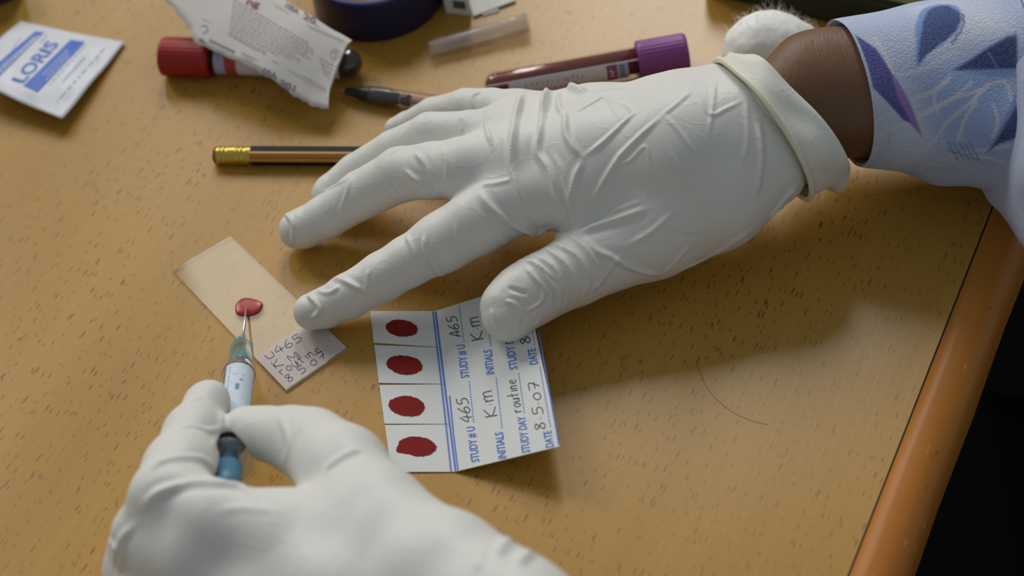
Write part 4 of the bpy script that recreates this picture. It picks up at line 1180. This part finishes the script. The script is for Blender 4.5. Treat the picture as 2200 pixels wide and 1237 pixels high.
dashes(mb, (44, 80), (24, 110), 2, (4, 7), 3, fns); dashes(mb, (101, 74), (84, 92), 3, (4, 8), 2, fns)
mb.build('small_print', M_lpale, pk, smooth=False)

# ------------------------------------------------------------------ things along the back
M_navy = plain('navy_plastic', (0.008, 0.012, 0.062), 0.38, 0.45, var=.05)
M_navyrim = plain('navy_rim', (0.05, 0.055, 0.24), 0.35, 0.5)
M_tan = plain('tan_board', (0.42, 0.29, 0.14), .8, .2)
cb = W(815, -2, 0); cr = 141/S(815, -2, 0); ch = 20.5
cup = thing('plastic_pot', 'round dark blue plastic pot without a lid, at the top edge of the view', 'pot', cb)
mesh_obj('wall', *lathe(cb, (0, 0, 1), [(0, cr*.97), (.6, cr*.99), (ch*.9, cr), (ch, cr), (ch+.3, cr-.5), (ch, cr-1.2), (1.2, cr-1.4)], 64, caps=False), M_navy, cup)
mesh_obj('rim', *lathe(cb, (0, 0, 1), [(ch-.6, cr+.05), (ch-.1, cr+.25), (ch+.45, cr-.1), (ch+.4, cr-1.2), (ch-.4, cr-1.35)], 64, caps=False), M_navyrim, cup, label='paler blue rim')
mesh_obj('bottom', *lathe(cb, (0, 0, 1), [(.2, cr-1), (.2, cr-1.2), (1.6, cr-1.3), (1.7, .01)], 48), M_tan, cup, label='tan inside bottom')

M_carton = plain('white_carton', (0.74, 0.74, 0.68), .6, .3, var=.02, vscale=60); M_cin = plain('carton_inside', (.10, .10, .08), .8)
k0, kl, kb = W(1014, 36, 0), W(958, 29, 0), W(1003, 0, 0)
box_ = thing('carton', 'small white carton, one flap folded out flat, beside the blue pot', 'box', k0)
ey, ex = unit(kl-k0), unit(kb-k0)
wl = float(np.linalg.norm(kl-k0)); hz = 21
up3 = np.array([0, 0, 1.0])
bevel(MB().add(*boxpts(k0+up3*.1, ey*wl, ex*34, up3*hz)).build('body', M_carton, box_, smooth=False), .4)
nf = unit(np.cross(ey, up3)); nf = nf if nf[1] < 0 else -nf
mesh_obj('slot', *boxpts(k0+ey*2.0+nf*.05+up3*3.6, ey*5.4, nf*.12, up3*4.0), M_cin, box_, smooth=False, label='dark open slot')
f0, f1 = W(1017, 34, 1.2), W(1108, 0, 1.2)
fe = f1-f0; fb = W(1007, 0, 1.2)-f0
mesh_obj('flap', *boxpts(f0-up3*.5, fe, fb*3.2, up3*.5), M_carton, box_, smooth=False, label='white flap lying flat')
t0_ = W(1038, 33, .6); t1_ = W(1073, 22, .6)
mesh_obj('tuck_tab', *prism([p-up3*.4 for p in (t0_, t1_, W(1066, 15, .6), W(1034, 27, .6))][::1], [t0_, t1_, W(1066, 15, .6), W(1034, 27, .6)]), M_carton, box_, smooth=False)

M_ncap = clear('milky_plastic', (0.94, 0.92, 0.90), 0.17, (.86, .82, .80), 0.2, 1.4)
a0, a1 = W(922, 106, 3.3), W(1134, 47, 3.9)
nd, NX, NY = axis_thing(a0, a1); nl = float(np.linalg.norm(a1-a0)); s_ = S(1000, 80, 3.5)
ncap = thing('needle_cap', 'empty milky plastic needle cap lying between the carton and the purple-capped tube', 'cap', a0*np.array([1, 1, 0]))
mesh_obj('sleeve', *lathe(a0, nd, [(0, 2.0), (.2, 2.9), (1, 3.1), (nl-12, 3.35), (nl-11.8, 3.7), (nl, 3.9), (nl, 3.2), (nl-14, 2.7), (2, 2.4), (1.8, .01)], 32, caps=False), M_ncap, ncap)
mb = MB()
for k in range(6):
    a = k*math.pi/3+.3; u = math.cos(a)*NX+math.sin(a)*NY; w_ = np.cross(nd, u)*.25
    mb.add(*boxpts(a0+nd*3+u*2.9-w_, nd*(nl-18), u*.45, w_*2))
mb.build('rib', M_ncap, ncap, smooth=False)['kind'] = 'stuff'

# cotton wool
CW = Field(W(1640, 110, 0)-np.array([26, 26, 4]), W(1640, 110, 0)+np.array([34, 28, 40]), .8)
for x, y, z, r in ((1628, 100, 13, 68), (1655, 92, 13, 62), (1610, 120, 12, 50), (1690, 110, 12, 58), (1720, 92, 10, 40), (1668, 70, 12, 40)):
    p = W(x, y, z); CW.cone(p, p+np.array([.1, 0, 0]), r/S(x, y, z), r/S(x, y, z), 6)
CW.floor_at(.3)
kv, kf = CW.mesh(); kv = relax(kv, kf, 2); kn = vert_normals(kv, kf)
kv = kv + kn*(.7*soft_noise(kv, 16, 21, 2)+.25*soft_noise(kv, 6, 22))[:, None]; kv[:, 2] = np.maximum(kv[:, 2], .2)
M_cot = plain('cotton_wool', (0.92, 0.90, 0.86), .95, .05, var=.03, vscale=200, sss=.3, sssr=(1, .9, .8), sscale=.004)
cot = thing('cotton_ball', 'fluffy white cotton wool ball behind the bare wrist', 'cotton', W(1640, 110, 0))
mesh_obj('wool', kv, kf, M_cot, cot)
mb = MB(); rg = np.random.default_rng(4)
pick = rg.choice(np.where(kv[:, 2] > 4)[0], 520)
for i in pick:
    p = kv[i]; g = unit(kn[i]+rg.normal(size=3)*.7); h = unit(np.cross(g, rg.normal(size=3)))
    Lh = rg.uniform(1.5, 5.0)
    mb.add(*tube([p-g*.4, p+g*Lh*.5+h*Lh*.15, p+g*Lh*.8+h*Lh*.6], [.05, .045, .02], 3))
fz = mb.build('fibres', M_cot, cot); fz['kind'] = 'stuff'

# dark things at the top corners
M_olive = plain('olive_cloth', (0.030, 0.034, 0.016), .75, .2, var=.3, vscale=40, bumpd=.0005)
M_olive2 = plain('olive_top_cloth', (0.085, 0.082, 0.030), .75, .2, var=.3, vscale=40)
o0, o1 = W(1540, -2, 0), W(1830, 66, 0)
oe = unit(o1-o0); on = np.array([-oe[1], oe[0], 0]); on = on if on[1] > 0 else -on
fold = thing('cloth_case', 'dark olive cloth case at the back, behind the cotton ball', 'case', o0)
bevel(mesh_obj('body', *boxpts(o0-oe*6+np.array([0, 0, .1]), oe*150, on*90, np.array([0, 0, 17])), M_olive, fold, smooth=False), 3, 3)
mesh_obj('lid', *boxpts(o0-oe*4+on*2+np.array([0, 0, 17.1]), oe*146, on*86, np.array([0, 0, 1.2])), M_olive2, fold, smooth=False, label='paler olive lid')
b0, b1 = W(-40, 30, 0), W(48, -6, 0)
be = unit(b1-b0); bn = np.array([-be[1], be[0], 0]); bn = bn if bn[1] > 0 else -bn
cs = thing('dark_box', 'dark brown box just showing at the top left corner', 'box', b0)
bevel(mesh_obj('body', *boxpts(b0-be*60+np.array([0, 0, .1]), be*80, bn*60, np.array([0, 0, 14])), M_apron, cs, smooth=False), 1.5)
bevel(mesh_obj('lid', *boxpts(b0-be*60.5-bn*.5+np.array([0, 0, 14.1]), be*81, bn*61, np.array([0, 0, 3])), M_apron, cs, smooth=False), 1.0)

# a stray hair on the table
hp = smooth_line([W(x, y, .12) for x, y in ((1495, 775), (1520, 835), (1560, 875), (1605, 900), (1650, 912))], 6)
tag(mesh_obj('hair', *tube(hp, .045, 5), plain('dark_hair', (.05, .03, .02), .5), base=W(1560, 875, 0)), 'thin dark hair lying on the bare table right of the card', 'hair')
